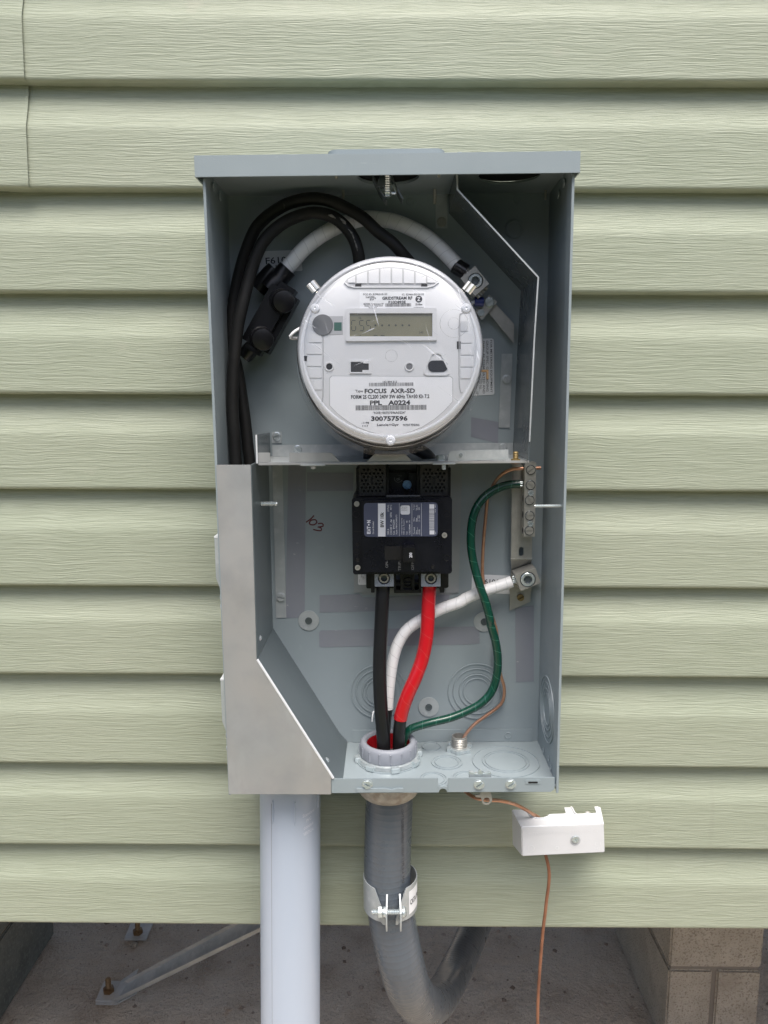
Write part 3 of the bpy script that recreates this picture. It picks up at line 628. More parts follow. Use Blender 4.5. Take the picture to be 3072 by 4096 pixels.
# floor knockouts
def ko(c, rs, F='z', name='knockout', sgn=1):    # concentric punched rings
    h = .85; pr = [(0, h*.5)]
    rs = sorted(rs)
    for i, r in enumerate(rs): pr += [(r-.9, h*.5), (r-.7, h*1.6), (r+.5, h*1.6), (r+.7, .05)] if i == len(rs)-1 else [(r-.9, h*.5), (r-.7, h*1.6), (r+.4, h*1.6), (r+.8, h*.1), (r+1.4, h*.1), (r+1.5, h*.5)]
    ax = {'z': (0, 0, 1), 'y': (0, -1, 0), 'x': (-1, 0, 0)}[F]
    return en.part(name, G().lathe(pr, c, ax, 48, cap=False), 'paint')
s = .296
ko(fz('e', 635, 345), [11]); ko(fz('e', 750, 462), [13.5, 17.5]); ko(fz('e', 650, 585), [12.5, 15.5]); ko(fz('e', 895, 580), [13, 16])
ko(fz('e', 1185, 455), [23.5, 27, 38.5]); ko(fz('e', 320, 430), [38])
# back-panel knockouts and dimples
for (x, y, rr) in ((250, 675, (16, 20, 28, 34)), (972, 672, (16.5, 21.5, 29, 35))): ko(P(BF, 8, x, y, 7.6), rr, 'y')
for (k, x, y, r) in ((1, 628, 522, 14), (1, 1510, 512, 14), (2, 207, 508, 14), (2, 1100, 495, 14), ('e', 1202, 262, 13)):
    p = P(BF, k, x, y, 9.7 if k == 'e' else 7.6); q = r*BF.pp(p); en.part('dimple', G().lathe([(q*.75, .1), (q*.8, .6), (q, .7), (q*1.1, 0)], p, seg=24), 'paint')
p = P(BF, 2, 1072, 738, 7.6); en.part('plug', G().lathe([(10.5, 0), (10, 1.6), (7.6, 2), (7.2, 1.2), (0, 1.2)], p, seg=32), 'paint')
ko(P(BF, 'x', 0, 0, 0) if False else Vector((XR-1.6, -60, BF.ptx(*Z(8, 1485, 790), XR-1.6).z)), [18, 24, 31.5, 38], 'x')
for (x, y) in ((1465, 1108), (1503, 1170), (1520, 1235)):
    p = BF.ptx(*Z(8, x, y), XR-1.7); en.part('dimple', G().lathe([(2.2, .1), (2.6, .8), (3.6, .2)], p, (-1, 0, 0), 16), 'paint')
for (x, y) in ((1485, 355), (1440, 450)):
    p = BF.ptx(*Z(2, x, y), XR-2.8); en.part('dimple', G().lathe([(4.6, 0), (4.4, 1), (0, 1.3)], p, (-1, 0, 0), 16), 'paint')
for (x, y) in ((235, 385), (290, 465)):
    p = BF.ptx(*Z(1, x, y), XL+2.8); en.part('dimple', G().lathe([(4.6, 0), (4.4, 1), (0, 1.3)], p, (1, 0, 0), 16), 'paint')
# fender washers
for (k, x, y) in ((7, 993, 205), (8, 1025, 158), (8, 617, 787)):
    p = P(BF, k, x, y, 7.7); wsh = en.put('washer', (SM.setdefault('wsh', G().lathe([(12.4, 0), (12.4, 1.2), (4.4, 1.4), (0, 1.4)], seg=40).mesh('washer', M['galv']))), loc=p)
    kk = ('wshs',); SM.setdefault(kk, screw_mesh('cross', 4.3, 'galv_dark', 1.0, 20)); en.put('screw', SM[kk], loc=p+Vector((0, -1.4, 0)))
# ceiling strap and studs
p0, p1 = P(BF, 2, 420, 280, 9), P(BF, 2, 517, 730, 9)
en.part('strap', G().box(p0.x, p1.x, -9.4, -7.8, p1.z, ZT), 'galv', bevel=.2)
screw(en, BF, *Z(2, 470, 680), 9.4, 15, 'hex', 75, 'steel')
for (k, x, y0_, y1_, r, dd) in ((2, 413, 430, 532, 15/2.074, 30), (2, 1330, 415, 495, 12/2.074, 20), (1, 1313, 425, 490, 13/2.074, 30), (2, 447, 250, 312, 16/2.074, 98), (1, 1255, 270, 325, 15/2.074, 98)):
    a_ = P(BF, k, x, y1_, dd); r_ = r*BF.pp(a_); en.put('stud', stud_mesh(r_, max(6, ZT-a_.z), 'steel'), loc=Vector((a_.x, a_.y, ZT)))
# hub clamp hanging in the first opening
hc = P(BF, 'n', 880, 600, 95)
en.part('clamp_strap', G().sheet([PX(BF, 'n', 690, 400, 92), PX(BF, 'n', 700, 480, 92), PX(BF, 'n', 800, 690, 92), PX(BF, 'n', 885, 805, 92)], -96, -72, 1.4), 'galv_dark')
en.part('clamp_strap', G().sheet([PX(BF, 'n', 930, 400, 96), PX(BF, 'n', 960, 520, 96), PX(BF, 'n', 1020, 660, 96), PX(BF, 'n', 1095, 795, 96)], -102, -80, 1.4), 'galv_dark')
en.part('clamp_elbow', G().tube([P(BF, 'n', 900, 380, 96), P(BF, 'n', 880, 520, 98), P(BF, 'n', 835, 540, 100), P(BF, 'n', 818, 630, 100)], 5.5, 12), 'galv_dark')
a_ = P(BF, 'n', 895, 750, 102); en.put('stud', stud_mesh(3.6, 24, 'chrome', 2.2), loc=a_+Vector((0, 0, 24)))
en.part('clamp_ring', G().tube([P(BF, 'n', 975, 590, 98), P(BF, 'n', 1000, 660, 98), P(BF, 'n', 1000, 705, 98), P(BF, 'n', 950, 700, 98)], 1.3, 8), 'chrome')
# barrier at the right
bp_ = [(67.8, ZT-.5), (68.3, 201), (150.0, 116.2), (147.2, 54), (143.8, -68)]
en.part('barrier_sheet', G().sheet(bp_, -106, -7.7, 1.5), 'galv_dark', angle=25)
en.part('barrier_edge', G().sheet(bp_[:4]+[(144.4, -49)], -106.8, -105.9, 1.5), 'galv')  # paler strip stands for the glint along the sheet edge
p0, p1 = P(BF, 's', 420, 455, 8), P(BF, 's', 590, 1625, 8)
en.part('mounting_flange', G().prism([PX(BF, 's', 420, 455, 8), PX(BF, 's', 590, 455, 8), PX(BF, 's', 545, 1625, 8), PX(BF, 's', 372, 1620, 8)], -9.2, -7.7), 'galv', bevel=.2)
screw(en, BF, *Z('s', 500, 862), 9.2, 15, 'hex', 100, 'galv')
p0 = P(BF, 's', 950, 0, 60)
en.part('side_rail', G().sheet([(150.5, 90), (147.5, -78)], -60, -45, 1.4), 'galv_dark')
# gutter cover at the left
f_ = [PX(BF, 0, 866.5, 1859, 119), PX(BF, 0, 1003.6, 1858.6, 119), PX(BF, 0, 1027, 2637, 119), PX(BF, 0, 1333, 3111, 119), PX(BF, 0, 1324.5, 3114, 119), PX(BF, 0, 1324.5, 3175, 119), PX(BF, 0, 917, 3174, 119)]
cv = en.part('gutter_cover', G().prism(f_, -120.6, -119.6), 'galv_matte', bevel=.25)
w1 = [f_[1], f_[2], (f_[3][0], f_[3][1])]
en.part('gutter_partition', G().sheet([(f_[1][0]+.2, f_[1][1]), (f_[2][0]+.2, f_[2][1])], -119.4, -7.7, 1.2), 'partition')
en.part('gutter_partition', G().sheet([(f_[2][0]+.6, f_[2][1]-.3), (f_[3][0]-1, f_[3][1]+1.5), (f_[3][0]+9, ZB+.3)], -118.4, -7.7, 1.2), 'partition')
en.part('folded_edge', G().tube([(f_[2][0]+.6, -119.8, f_[2][1]), (f_[3][0], -119.8, f_[3][1])], 1.5, 8, smooth=False), 'edge_glint')  # pale rod paints the bright glint along the fold
en.part('mounting_flange', G().prism([PX(BF, 4, 735, 525, 8), PX(BF, 4, 828, 525, 8), PX(BF, 7, 767, 177, 8), PX(BF, 7, 667, 177, 8)], -9.0, -7.7), 'galv', bevel=.2)
screw(en, BF, *Z(4, 815, 1775), 9, 15, 'hex', -15, 'galv')
# screw through the partition
a_ = P(BF, 4, 700, 893, 70); a2 = P(BF, 4, 575, 890, 70)
g_ = stud_mesh(2.9, 30, 'chrome', 1.7); en.put('stud', g_, loc=Vector((a2.x-6, a2.y, a2.z)), rot=(0, -math.pi/2, 0))
en.part('nut', G().lathe([(5, 0), (5, 3.4), (3.4, 5)], (a2.x-1, a2.y, a2.z), (1, 0, 0), 16), 'chrome')
for (k, x, y, dd) in ((7, 492, 382, 100), (7, 1170, 1615, 105)):
    p = P(BF, k, x, y, dd); en.part('rivet_head', G().lathe([(3.5, 0), (3.1, 1.6), (0, 2.4)], p, (.8, -.5, .3), 12), 'chrome')
# shelf
ZS = -69.2
sh = G().box(-140.5, 145.5, -97, -9, ZS-1.2, ZS)
en.part('shelf', sh, 'galv', bevel=.2)
en.part('shelf_front_edge', G().box(-139.5, 145.8, -99.4, -97.2, ZS-2.6, ZS+.3), 'galv_matte', bevel=.5)
en.part('shelf_back_flange', G().box(-138, 143, -9.2, -7.7, ZS, -56), 'galv', bevel=.2)
def up(poly, d=97.4, m='galv_matte'): en.part('upstand', G().prism([PX(BF, 'l', x, y, d) for x, y in poly], -d-1.2, -d), m, bevel=.2)
up([(245, 500), (405, 490), (402, 366), (242, 366)])
up([(655, 492), (1330, 488), (1212, 366), (655, 366)])
en.part('upstand', G().prism([PX(BF, 5, 285, 155, 97.4), PX(BF, 5, 890, 145, 97.4), PX(BF, 5, 795, 50, 97.4), PX(BF, 5, 395, 50, 97.4)], -98.6, -97.4), 'galv_matte', bevel=.2)
def Z9(x, y): return 1380+x/2.074, 1740+y/2.074
en.part('upstand', G().prism([tuple(BF.pt(*Z9(x, y), 97.4).xz) for x, y in ((855, 222), (1355, 200), (1355, 120), (880, 130), (857, 155))], -98.6, -97.4), 'galv', bevel=.2)
screw(en, BF, *Z9(960, 166), 98.6, 8, 'slot', 0, 'chrome')
p = BF.pt(*Z9(960, 166), 98.5); en.part('washer', G().lathe([(5.4, 0), (5.2, .4), (3, .4)], p, seg=20), 'galv')
# end plate + tab at the left of the shelf
x_ = -142
en.part('end_plate', (lambda g: (setattr(g, 'v', [(y, -a, z) for a, y, z in g.v]), setattr(g, 'f', [t[::-1] for t in g.f]), g)[2])(G().prism([(8, -41.5), (97, -39.5), (97, ZS+.5), (8, ZS+.5)], -141.6, -140.4)), 'galv_dark')
en.part('end_plate_edge', G().box(-141.8, -140.2, -98, -97.1, ZS-.5, -39.5), 'edge_glint')
en.part('end_tab', G().prism([PX(BF, 'l', x, y, 8.6) for x, y in ((422, 92), (552, 92), (555, 238), (424, 240))], -9.2, -7.7), 'galv', bevel=.2)
screw(en, BF, *Z('l', 488, 150), 9.2, 14, 'hex', 15, 'chrome')
screw(en, BF, *Z('l', 765, 325), 9.2, 14, 'hex', -30, 'chrome')
screw(en, BF, *Z('s', 440, 1932), 9.2, 13, 'hex', -80, 'galv')
p = BF.pt(*Z(5, 1270, 130), 92)
en.part('nut', G().lathe([(6.5, 0), (6.5, 1), (5, 1.2), (5, 6), (4, 6.6), (0, 6.6)], (p.x, -92, ZS), (0, 0, 1), 6), 'chrome', bevel=.4)
en.part('nut_plate', G().box(p.x-9, p.x+15, -101, -86, ZS-3.2, ZS-1.3), 'galv', bevel=.5)
en.part('bolt_end', G().lathe([(2.2, 0), (2.2, 6), (0, 6.5)], (p.x+3, -97, ZS-2.6), (0, 0, -1), 10), 'chrome')
p = BF.pt(*Z(4, 1118, 515), 98); en.part('nut_plate', G().box(p.x-13, p.x+13, -100, -90, ZS-3.6, ZS-1.3), 'galv', bevel=.5)
en.part('bolt_end', G().lathe([(3.2, 0), (3.2, 3), (0, 3.6)], (p.x, -96, ZS-3.6), (0, 0, -1), 10), 'steel')
p = BF.pt(*Z(6, 605, 205), 92)
en.part('brass_screw', G().lathe([(5, 0), (5, 1.4), (2.6, 1.6), (3.1, 2.6), (2.5, 3.4), (3.1, 4.4), (2.5, 5.2), (3.1, 6.2), (2.5, 7), (3.1, 8), (2.5, 9), (0, 9.6)], (p.x, -92, ZS), (0, 0, 1), 12), 'brass')
en.part('screw_cap', G().lathe([(6, 0), (6, 2), (3, 2.6)], (p.x, -92, ZS-1.3), (0, 0, -1), 6), 'copper')
# outside latches and screw ends on the left, screw head on the right
for (k, y0_, y1_, x) in ((4, 1185, 1560, 188), (7, 752, 1160, 92)):
    a_ = BF.pt(*Z(k, x, y0_), 100); b_ = BF.pt(*Z(k, x+18, y1_), 100); x0_ = XL-.1
    en.part('side_latch', G().prism([(x0_+.2, a_.z), (x0_-4.2, a_.z), (x0_-4.2, b_.z), (x0_+.2, b_.z-14)], -117, -88), 'galv', bevel=.4)
    en.part('latch_cap', G().box(x0_-4.4, x0_, -117.2, -87, a_.z, a_.z+1.6), 'edge_glint')
for (k, x, y) in ((4, 225, 1765), (4, 230, 1855), (7, 135, 1340), (7, 143, 1470)):
    p = BF.pt(*Z(k, x, y), 100); en.part('screw_head', G().lathe([(4.6, 0), (4.6, 1.2), (3.2, 3.4), (0, 4)], (XL, -104, p.z), (-1, 0, 0), 14), 'chrome')
for y in (755, 815):
    p = BF.pt(*Z(6, 1186, y), 105); en.part('screw_head', G().lathe([(4.2, 0), (3.8, 2.4), (0, 3.4)], (XR, -105, p.z), (1, 0, 0), 14), 'chrome')
# long screw from the right wall
b_ = BF.ptx(*Z(6, 1165, 775), XR-1); a_ = BF.pt(*Z(6, 830, 790), -b_.y)
en.put('long_screw', stud_mesh(1.9, XR-a_.x, 'chrome', 1.1), loc=(XR, b_.y, a_.z), rot=(0, math.pi/2, 0))
# adhesive film patches, stickers, marker number
def film(poly, k, d=7.75): en.part('adhesive_patch', G().prism([PX(BF, k, x, y, d) for x, y in poly], -d-.25, -d), 'film')
film([(885, 530), (1052, 530), (1040, 1896), (1045, 1970), (862, 1970), (862, 1700)], 4)
film([(1150, 1765), (1560, 1745), (1659, 1800), (1659, 1935), (1150, 1935)], 4) if False else film([(0, 395), (260, 385), (300, 430), (1450, 395), (1450, 590), (0, 625), (-270, 630), (-270, 400)], 'g')
film([(-180, 225), (940, 195), (990, 205), (992, 320), (900, 328), (-180, 348), (-190, 340), (-190, 240)], 8)
film([(1255, 60), (1392, 40), (1392, 600), (1260, 605)], 8)
film([(1062, 590), (1500, 595), (1500, 765), (1062, 770)], 4)
film([(-60, 1455), (370, 1535), (365, 1870), (-60, 1765)], 's')
st = G().prism([PX(BF, 1, x, y, 7.8) for x, y in ((640, 930), (660, 922), (885, 914), (965, 1000), (975, 1078), (968, 1085), (628, 1106), (610, 1098))], -8.1, -7.8); sk = en.part('sticker', st, 'paper_grey', label='white code sticker behind the white cable')
g_ = G(); p = P(BF, 1, 755, 998, 8.1); text(g_, 'F610', p.x, p.z, 23.5, 7.2, -8.2, 3, .01)
p = P(BF, 1, 757, 1055, 8.1); text(g_, '1', p.x, p.z, 1.1, 4.4, -8.2, 3); en.part('lettering', g_, 'ink', sk)
st = G().prism([PX(BF, 6, x, y, 7.8) for x, y in ((85, 1605), (540, 1622), (534, 1842), (75, 1822))], -8.1, -7.8); sk = en.part('sticker', st, 'paper_grey', label='white code sticker behind the white tape cable')
g_ = G(); p = P(BF, 6, 300, 1694, 8.1); text(g_, 'F6106', p.x, p.z, 21, 6.5, -8.2, -2, .01); en.part('lettering', g_, 'ink', sk)
st = G().prism(rrect(0, 1, 0, 1, .05) if False else [PX(BF, 's', x, y, 7.8) for x, y in ((60, 218), (262, 212), (288, 225), (296, 245), (305, 1075), (296, 1095), (275, 1103), (20, 1115), (-60, 1118), (-40, 218))], -8.1, -7.8)
sk = en.part('sticker', st, 'paper_grey', label='white sticker with sideways black text right of the meter')
g_ = G()
for (tx, x, y, ln) in (('FOR METERING EQUIPMENT', 255, 655, 815), ('GROUP SPEC. GROUNDING', 195, 650, 790), ('SHALL BE TERMINATED AND', 138, 670, 815), ('CONNECTED TO', 82, 830, 360), ('OR', 32, 1070, 42)):
    p = P(BF, 's', x, y, 8.1); q = BF.pp(p)/3.95; text(g_, tx, p.x, p.z, ln*q, 37*q, -8.2, -90+1.0, .006)
en.part('lettering', g_, 'ink', sk)
g_ = G()
for ln in ([(1128, 1000), (1100, 1030), (1052, 1065)], [(1100, 1045), (1140, 1040), (1155, 1065), (1130, 1088), (1092, 1085), (1085, 1065), (1100, 1045)],
           [(1165, 1078), (1205, 1075), (1215, 1100), (1170, 1110), (1165, 1108), (1195, 1120), (1195, 1143), (1160, 1142), (1120, 1132)]):
    g_.tube([P(BF, 4, x, y, 7.8) for x, y in ln], .85, 6, 2)
g_.v = [(x, min(y, -7.62)*1 if y < -7.62 else -7.62, z) for x, y, z in g_.v]
g_.v = [(x, -7.62-(abs(y)-7.62)*.25, z) for x, y, z in g_.v]
en.part('marker_number', g_, 'red_ink')
# insulating sheets behind the breaker
en.part('insulating_sheet', G().prism([PX(BF, 'g', x, y, 9) for x, y in ((290, 180), (1480, 180), (1480, 395), (290, 398))], -8.6, -8.1), 'insulator')
ins = G().prism([PX(BF, 5, x, y, 9.5) for x, y in ((125, 180), (1555, 180), (1508, 1895), (118, 1893))], -9.6, -9); en.part('insulating_sheet', ins, 'insulator')
sk = en.part('sticker', G().prism([PX(BF, 'g', x, y, 9.7) for x, y in ((238, 60), (420, 60), (420, 262), (250, 262), (240, 250))], -10, -9.65), 'paper', label='white sticker peeking out at the breaker bottom left')
g_ = G()
for (tx, x, y, l, h) in (('interruptor', 330, 155, 68, 14), ('sobre', 308, 165, 50, 14), ('corriente', 286, 140, 50, 12), ('ETIQ', 258, 212, 40, 9)):
    p = P(BF, 'g', x, y, 10); q = BF.pp(p)/3.318; text(g_, tx, p.x, p.z, l*q, h*q, -10.1, -90, .004)
en.part('lettering', g_, 'ink', sk)
# clip nut behind the lip
p = fz('e', 985, 560)
en.part('clip_nut', G().prism([(p.x-13, ZB+.2), (p.x+13, ZB+.2), (p.x+11, ZB+15), (p.x+3, ZB+13), (p.x-1, ZB+18), (p.x-4, ZB+13), (p.x-13, ZB+16)], -115, -112), 'chrome', bevel=.6)

# ================================================================== METER
mt_ = Thing('electric_meter', 'round white digital electric meter under a scratched clear cover', 'electric meter', MF, (0, 0, 0))
NF = 60
def mp(x, y, n=NF): return PX(MF, 3, x, y, n)
mt_.part('base', G().lathe([(0, -14), (78, -14), (86, -6), (92, 0), (92, 10), (89, 24), (87.6, 43), (0, 43)], seg=96), 'meter_base')
mt_.part('rim', G().lathe([(93, -2), (98, 0), (98, 5), (93.5, 8), (93.3, 2)], seg=96, cap=False), 'clear')
mt_.part('body', G().lathe([(89.0, 43.2), (88.8, 54), (86.6, 55), (85.5, NF-1.6), (83.5, NF-.2), (82.5, NF), (0, NF)], seg=96), 'meter_white')
cover = mt_.part('cover', G().lathe([(95.5, 6), (93.0, 10), (91.6, 30), (90.8, 60), (90.2, 68), (88.2, 72.6), (85.8, 74.4), (84, 74.6), (60, 75.4), (30, 75.9), (0, 76)], seg=96, cap=False), 'clear', angle=60)
mt_.part('cover_rim', G().lathe([(88.9, 71.0), (87.4, 73.4), (85.4, 74.9), (83.6, 75.2), (82.6, 74.9)], seg=96, cap=False), 'clear_edge', angle=60)
mt_.part('cover_rim', G().lathe([(91.9, 40), (92.4, 44), (91.9, 48)], seg=96, cap=False), 'clear_edge', angle=60)
def mpart(name, poly, m, n0=NF, n1=NF+.8, parent=None, bevel=.15): return mt_.part(name, G().prism([mp(x, y, n0) if isinstance(x, (int, float)) else x for x, y in poly], -n1, -n0+.3), m, parent, bevel)
q = MF.pp(Vector((0, -NF, 0)))/1.975                        # mm per zoom pixel on the face
def arcpts(cx, cy, r, a0, a1, n=16): return [(cx+r*math.cos(R(a0+(a1-a0)*k/n)), cy+r*math.sin(R(a0+(a1-a0)*k/n))) for k in range(n+1)]
CX, CY = 832, 858
# top louvre field, its recess shade put into a darker grey
topf = [(470, 292)]+[(500, 318), (545, 334)]+[(1120, 334), (1170, 318), (1215, 288)]
arc = [(x, CY-math.sqrt(max(0, 690**2-(x-CX)**2))) for x in range(1215, 469, -40)]
mpart('louvre_field', topf+[(x, y+6) for x, y in arc], 'relief_shade', NF, NF+.1, bevel=0)
xs2 = [492, 560, 655, 747, 840, 932, 1025, 1118, 1195]
for i, (a_, b_) in enumerate(zip(xs2, xs2[1:])):
    xa, xb = a_+6, b_-6; rr_ = 672
    tp = [(x, CY-math.sqrt(rr_**2-(x-CX)**2)) for x in (xa, (xa+xb)/2, xb)]
    bt = 305 if 0 < i < 7 else 300
    mpart('louvre', [(xa, bt), (xb, bt)]+[tp[2], tp[1], tp[0]], 'meter_white', NF, NF+1.0)
mpart('louvre_border', [(470, 292), (500, 318), (545, 332), (1120, 332), (1170, 318), (1215, 288), (1218, 296), (1175, 328), (1122, 341), (543, 341), (495, 327), (465, 300)], 'meter_white', NF, NF+1.2)
for (x0, x1) in ((555, 603), (1076, 1124)): mpart('slot', [(x0, 308), (x1, 308), (x1, 330), (x0, 330)], 'hole', NF, NF+1.25, bevel=0)
for (side, ys, xe) in ((-1, (680, 778, 871, 965, 1058, 1152), 290), (1, (592, 688, 782, 876, 970, 1063), 1387)):
    for y0, y1 in zip(ys, ys[1:]):
        ya, yb = y0+8, y1-7; ym = (ya+yb)/2; e = math.sqrt(664**2-(max(abs(ya-CY), abs(yb-CY)))**2)
        xo = CX+side*e
        mpart('louvre', [(xe, ya), (xo, ya), (xo+side*3, ym), (xo, yb), (xe, yb)], 'meter_white', NF, NF+.9)
    x_ = xe-side*9
    g_ = G(); g_.tube([MF.pt(*Z(3, x_+side*70, ys[0]-90), NF+.2), MF.pt(*Z(3, x_+side*18, ys[0]-50), NF+.2), MF.pt(*Z(3, x_, ys[0]+10), NF+.2), MF.pt(*Z(3, x_, ys[-1]+50), NF+.2), MF.pt(*Z(3, x_+side*25, ys[-1]+100), NF+.2)], .55, 6); mt_.part('moulded_line', g_, 'relief_shade')
mpart('slot', [(1358, 762), (1386, 762), (1386, 822), (1358, 822)], 'hole', NF, NF+.5, bevel=0)
mpart('slot', [(150, 878), (182, 878), (182, 922), (150, 915)], 'hole', NF-1, NF+.2, bevel=0)
# grey button and board window
mpart('window_recess', [(300, 562), (458, 562), (458, 708), (300, 712)], 'relief_shade', NF, NF+.4)
mpart('circuit_board', [(388, 612), (448, 612), (448, 678), (388, 678)], 'board', NF, NF+.7)
p = MF.pt(*Z(3, 298, 632), NF+.5); mt_.part('grey_disc', G().lathe([(82*q, 0), (82*q, 1.2), (0, 1.3)], p, seg=40), 'grey_button')
# display
fr = rrect(*[c for c in (mp(478, 508)[0], mp(1198, 508)[0])], mp(478, 508)[1], mp(478, 765)[1], 1.5)
inn = [mp(512, 545), mp(1163, 545), mp(1163, 727), mp(512, 727)]
dsp = mt_.part('display_frame', G().plate(fr, [inn], -NF-3, -NF+.2), 'meter_white', bevel=.5)
mt_.part('display', G().prism(inn, -NF-.6, -NF-.1), 'lcd', dsp)
yl = -NF-.75; g_ = G()
def seg(x0, y0, x1, y1, t=3.2):
    a_ = Vector(mp(x0, y0, NF+.7)); b_ = Vector(mp(x1, y1, NF+.7)); n_ = (b_-a_).normalized(); n_ = Vector((-n_.y, n_.x))*t*q/1.0
    quad(g_, [a_-n_, b_-n_, b_+n_, a_+n_][::-1] if False else [tuple(a_-n_), tuple(b_-n_), tuple(b_+n_), tuple(a_+n_)], yl)
for i, (x, on) in enumerate(((526, 'afedc'), (589, 'afgcd'), (643, 'afgcd'))):
    W_, y0, y1, ym = 33, 596, 677, 637
    S = {'a': (x+2, y0, x+W_-2, y0), 'f': (x, y0+5, x-1+i*2, ym-5), 'g': (x+4, ym, x+W_-8, ym), 'e': (x, ym+5, x, y1-5), 'd': (x+3, y1, x+W_-3, y1), 'c': (x+W_, ym+5, x+W_-1, y1-5)}
    for c in on: seg(*S[c])
for x in (715, 768, 822, 875, 928, 981): g_.lathe([(8*q, 0), (0, .05)], (mp(x, 636)[0], yl, mp(x, 636)[1]), seg=10)
text(g_, 'V&', *mp(592, 579), 24*q, 16*q, yl); text(g_, 'A', *mp(595, 716), 13*q, 16*q, yl); text(g_, '240', *mp(1075, 692), 34*q, 16*q, yl, bold=.008)
for x in (700, 755): quad(g_, [mp(x, 720), mp(x+32, 720), mp(x+32, 714), mp(x, 714)], yl)
mt_.part('lcd_segments', g_, 'lcd_ink', dsp)
# indicator holes, port, optical port
for (x, y, m_) in ((350, 962, 'hole'), (982, 962, 'grey_button')):
    p = MF.pt(*Z(3, x, y), NF); e_ = mt_.part('indicator', G().lathe([(38*q, 0), (37*q, 1.2), (33*q, 1.5), (26*q, 1.2), (25*q, .3)], p, seg=32, cap=False), 'meter_white')
    mt_.part('indicator_lens', G().lathe([(25.5*q, 0), (25.5*q, .4), (0, .6)], p, seg=28), m_, e_)
fr = [mp(510, 912), mp(682, 912), mp(682, 1018), mp(510, 1018)]
inn = [mp(x, y) for x, y in ((520, 926), (618, 926), (618, 938), (662, 938), (662, 990), (612, 990), (612, 1006), (520, 1006))]
pt_ = mt_.part('service_port', G().plate(fr[::-1], [inn[::-1]], -NF-1.6, -NF), 'meter_white', bevel=.2)
mt_.part('port_opening', G().prism(inn, -NF-.5, -NF-.1), 'vent', pt_)
tri = [(1175, 843), (1215, 843), (1240, 858), (1300, 990), (1296, 1020), (1275, 1035), (1120, 1035), (1095, 1018), (1095, 990), (1150, 858)]
trin = [(CX2+(x-1197)*.86+1197-CX2 if False else 1197+(x-1197)*.84, 960+(y-960)*.84) for x, y in tri for CX2 in (0,)]
opt = mt_.part('optical_port', G().plate([mp(*t) for t in tri], [[mp(*t) for t in trin]], -NF-1.4, -NF), 'meter_white', bevel=.25)
ov = rrect(mp(1122, 0)[0], mp(1275, 0)[0], mp(0, 925)[1], mp(0, 1015)[1], 40*q, 6)
mt_.part('port_window', G().prism(ov, -NF-.7, -NF-.1), 'black_gloss', opt)
# clear nubs on the cover
for (x, y, r_) in ((240, 507, 37), (1430, 507, 39), (834, 1548, 38)):
    p = MF.pt(*Z(3, x, y), 73); rr_ = r_*q; mt_.part('cover_nub', G().lathe([(rr_, 0), (rr_, 3), (rr_*.8, 4.6), (rr_*.3, 5), (0, 4.2)], p, seg=24), 'clear_nub')
for (x, y, r_) in ((840, 875, 46), (1335, 620, 108), (1335, 620, 45)):
    p = MF.pt(*Z(3, x, y), 75.6); mt_.part('mould_ring', G().lathe([((r_-1.4)*q, 0), (r_*q, .35), ((r_+1.4)*q, 0)], p, seg=48, cap=False), 'clear_edge')
# labels
top = mpart('rating_label', [(590, 370), (1110, 370), (1108, 505), (590, 503)], 'paper', NF, NF+.12, bevel=0)
g_ = G(); yt = -NF-.35
def mtx(s_, x, y, w_, h_, b=.0, rot=0): text(g_, s_, *mp(x, y), w_*q, h_*q*1.04, yt, rot, b+.012)
mtx('FCC ID: R7PEG1R1S2', 713, 390, 190, 14, .004); mtx('IC: 5294A-EG1R1S2', 1011, 391, 172, 14, .004)
mtx('GRIDSTREAM RF', 887, 420, 238, 24, .022); mtx('F10D893E', 886, 452, 136, 21, .018)
mtx('Landis', 673, 410, 68, 17, .004); mtx('Gyr', 690, 431, 32, 19, .004); mtx('+', 713, 421, 12, 12, .004)
quad(g_, [mp(671, 444), mp(674, 444), mp(674, 420), mp(671, 420)], yt)
mtx('MODEL: Gridstream RF', 700, 466, 158, 12, .004); mtx('Enhanced Integrated', 700, 482, 143, 12, .004); mtx('Focus AX', 694, 497, 64, 10, .004)
bars(g_, mp(790, 0)[0], mp(992, 0)[0], mp(0, 497)[1], mp(0, 470)[1], yt, 34, seed=3)
pz = mp(1057, 428); n0 = len(g_.v); g_.lathe([(27*q, 0), (0, .03)], (pz[0], yt, pz[1]), seg=28)
mtx('ZigBee', 1057, 472, 56, 17, .02); mtx('Certified product', 1056, 493, 80, 9, .004)
mt_.part('lettering', g_, 'ink', top)
g_ = G(); text(g_, 'Z', pz[0], pz[1], 26*q, 30*q, yt-.1, 0, .03); mt_.part('logo_letter', g_, 'paper', top)
lab = [(372, 1037), (1305, 1042), (1322, 1056), (1322, 1238)]+[(1255, 1310), (1180, 1375), (1090, 1432), (1000, 1472), (915, 1495), (835, 1503), (750, 1494), (660, 1471), (570, 1435), (490, 1388), (415, 1330), (355, 1268), (355, 1055)]
mpart('label_border', [(x+(x-835)*.012, y+(y-1260)*.022) for x, y in lab], 'relief_shade', NF, NF+.06, bevel=0)
lb = mpart('rating_label', lab, 'paper', NF, NF+.14, bevel=0)
g_ = G()
mtx('142 894 312', 829, 1081, 112, 15, .006)
bars(g_, mp(655, 0)[0], mp(1003, 0)[0], mp(0, 1123)[1], mp(0, 1096)[1], yt, 52, seed=5)
mtx('Type', 585, 1157, 60, 24, .004); mtx('FOCUS  AXR-SD', 828, 1153, 398, 36, .02)
mtx('FORM 2S CL200 240V 3W 60Hz TA=30 Kh 7.2', 831, 1198, 618, 31, .016)
mtx('PPL   A0224', 830, 1246, 318, 37, .026)
bars(g_, mp(547, 0)[0], mp(1105, 0)[0], mp(0, 1312)[1], mp(0, 1273)[1], yt, 92, seed=8)
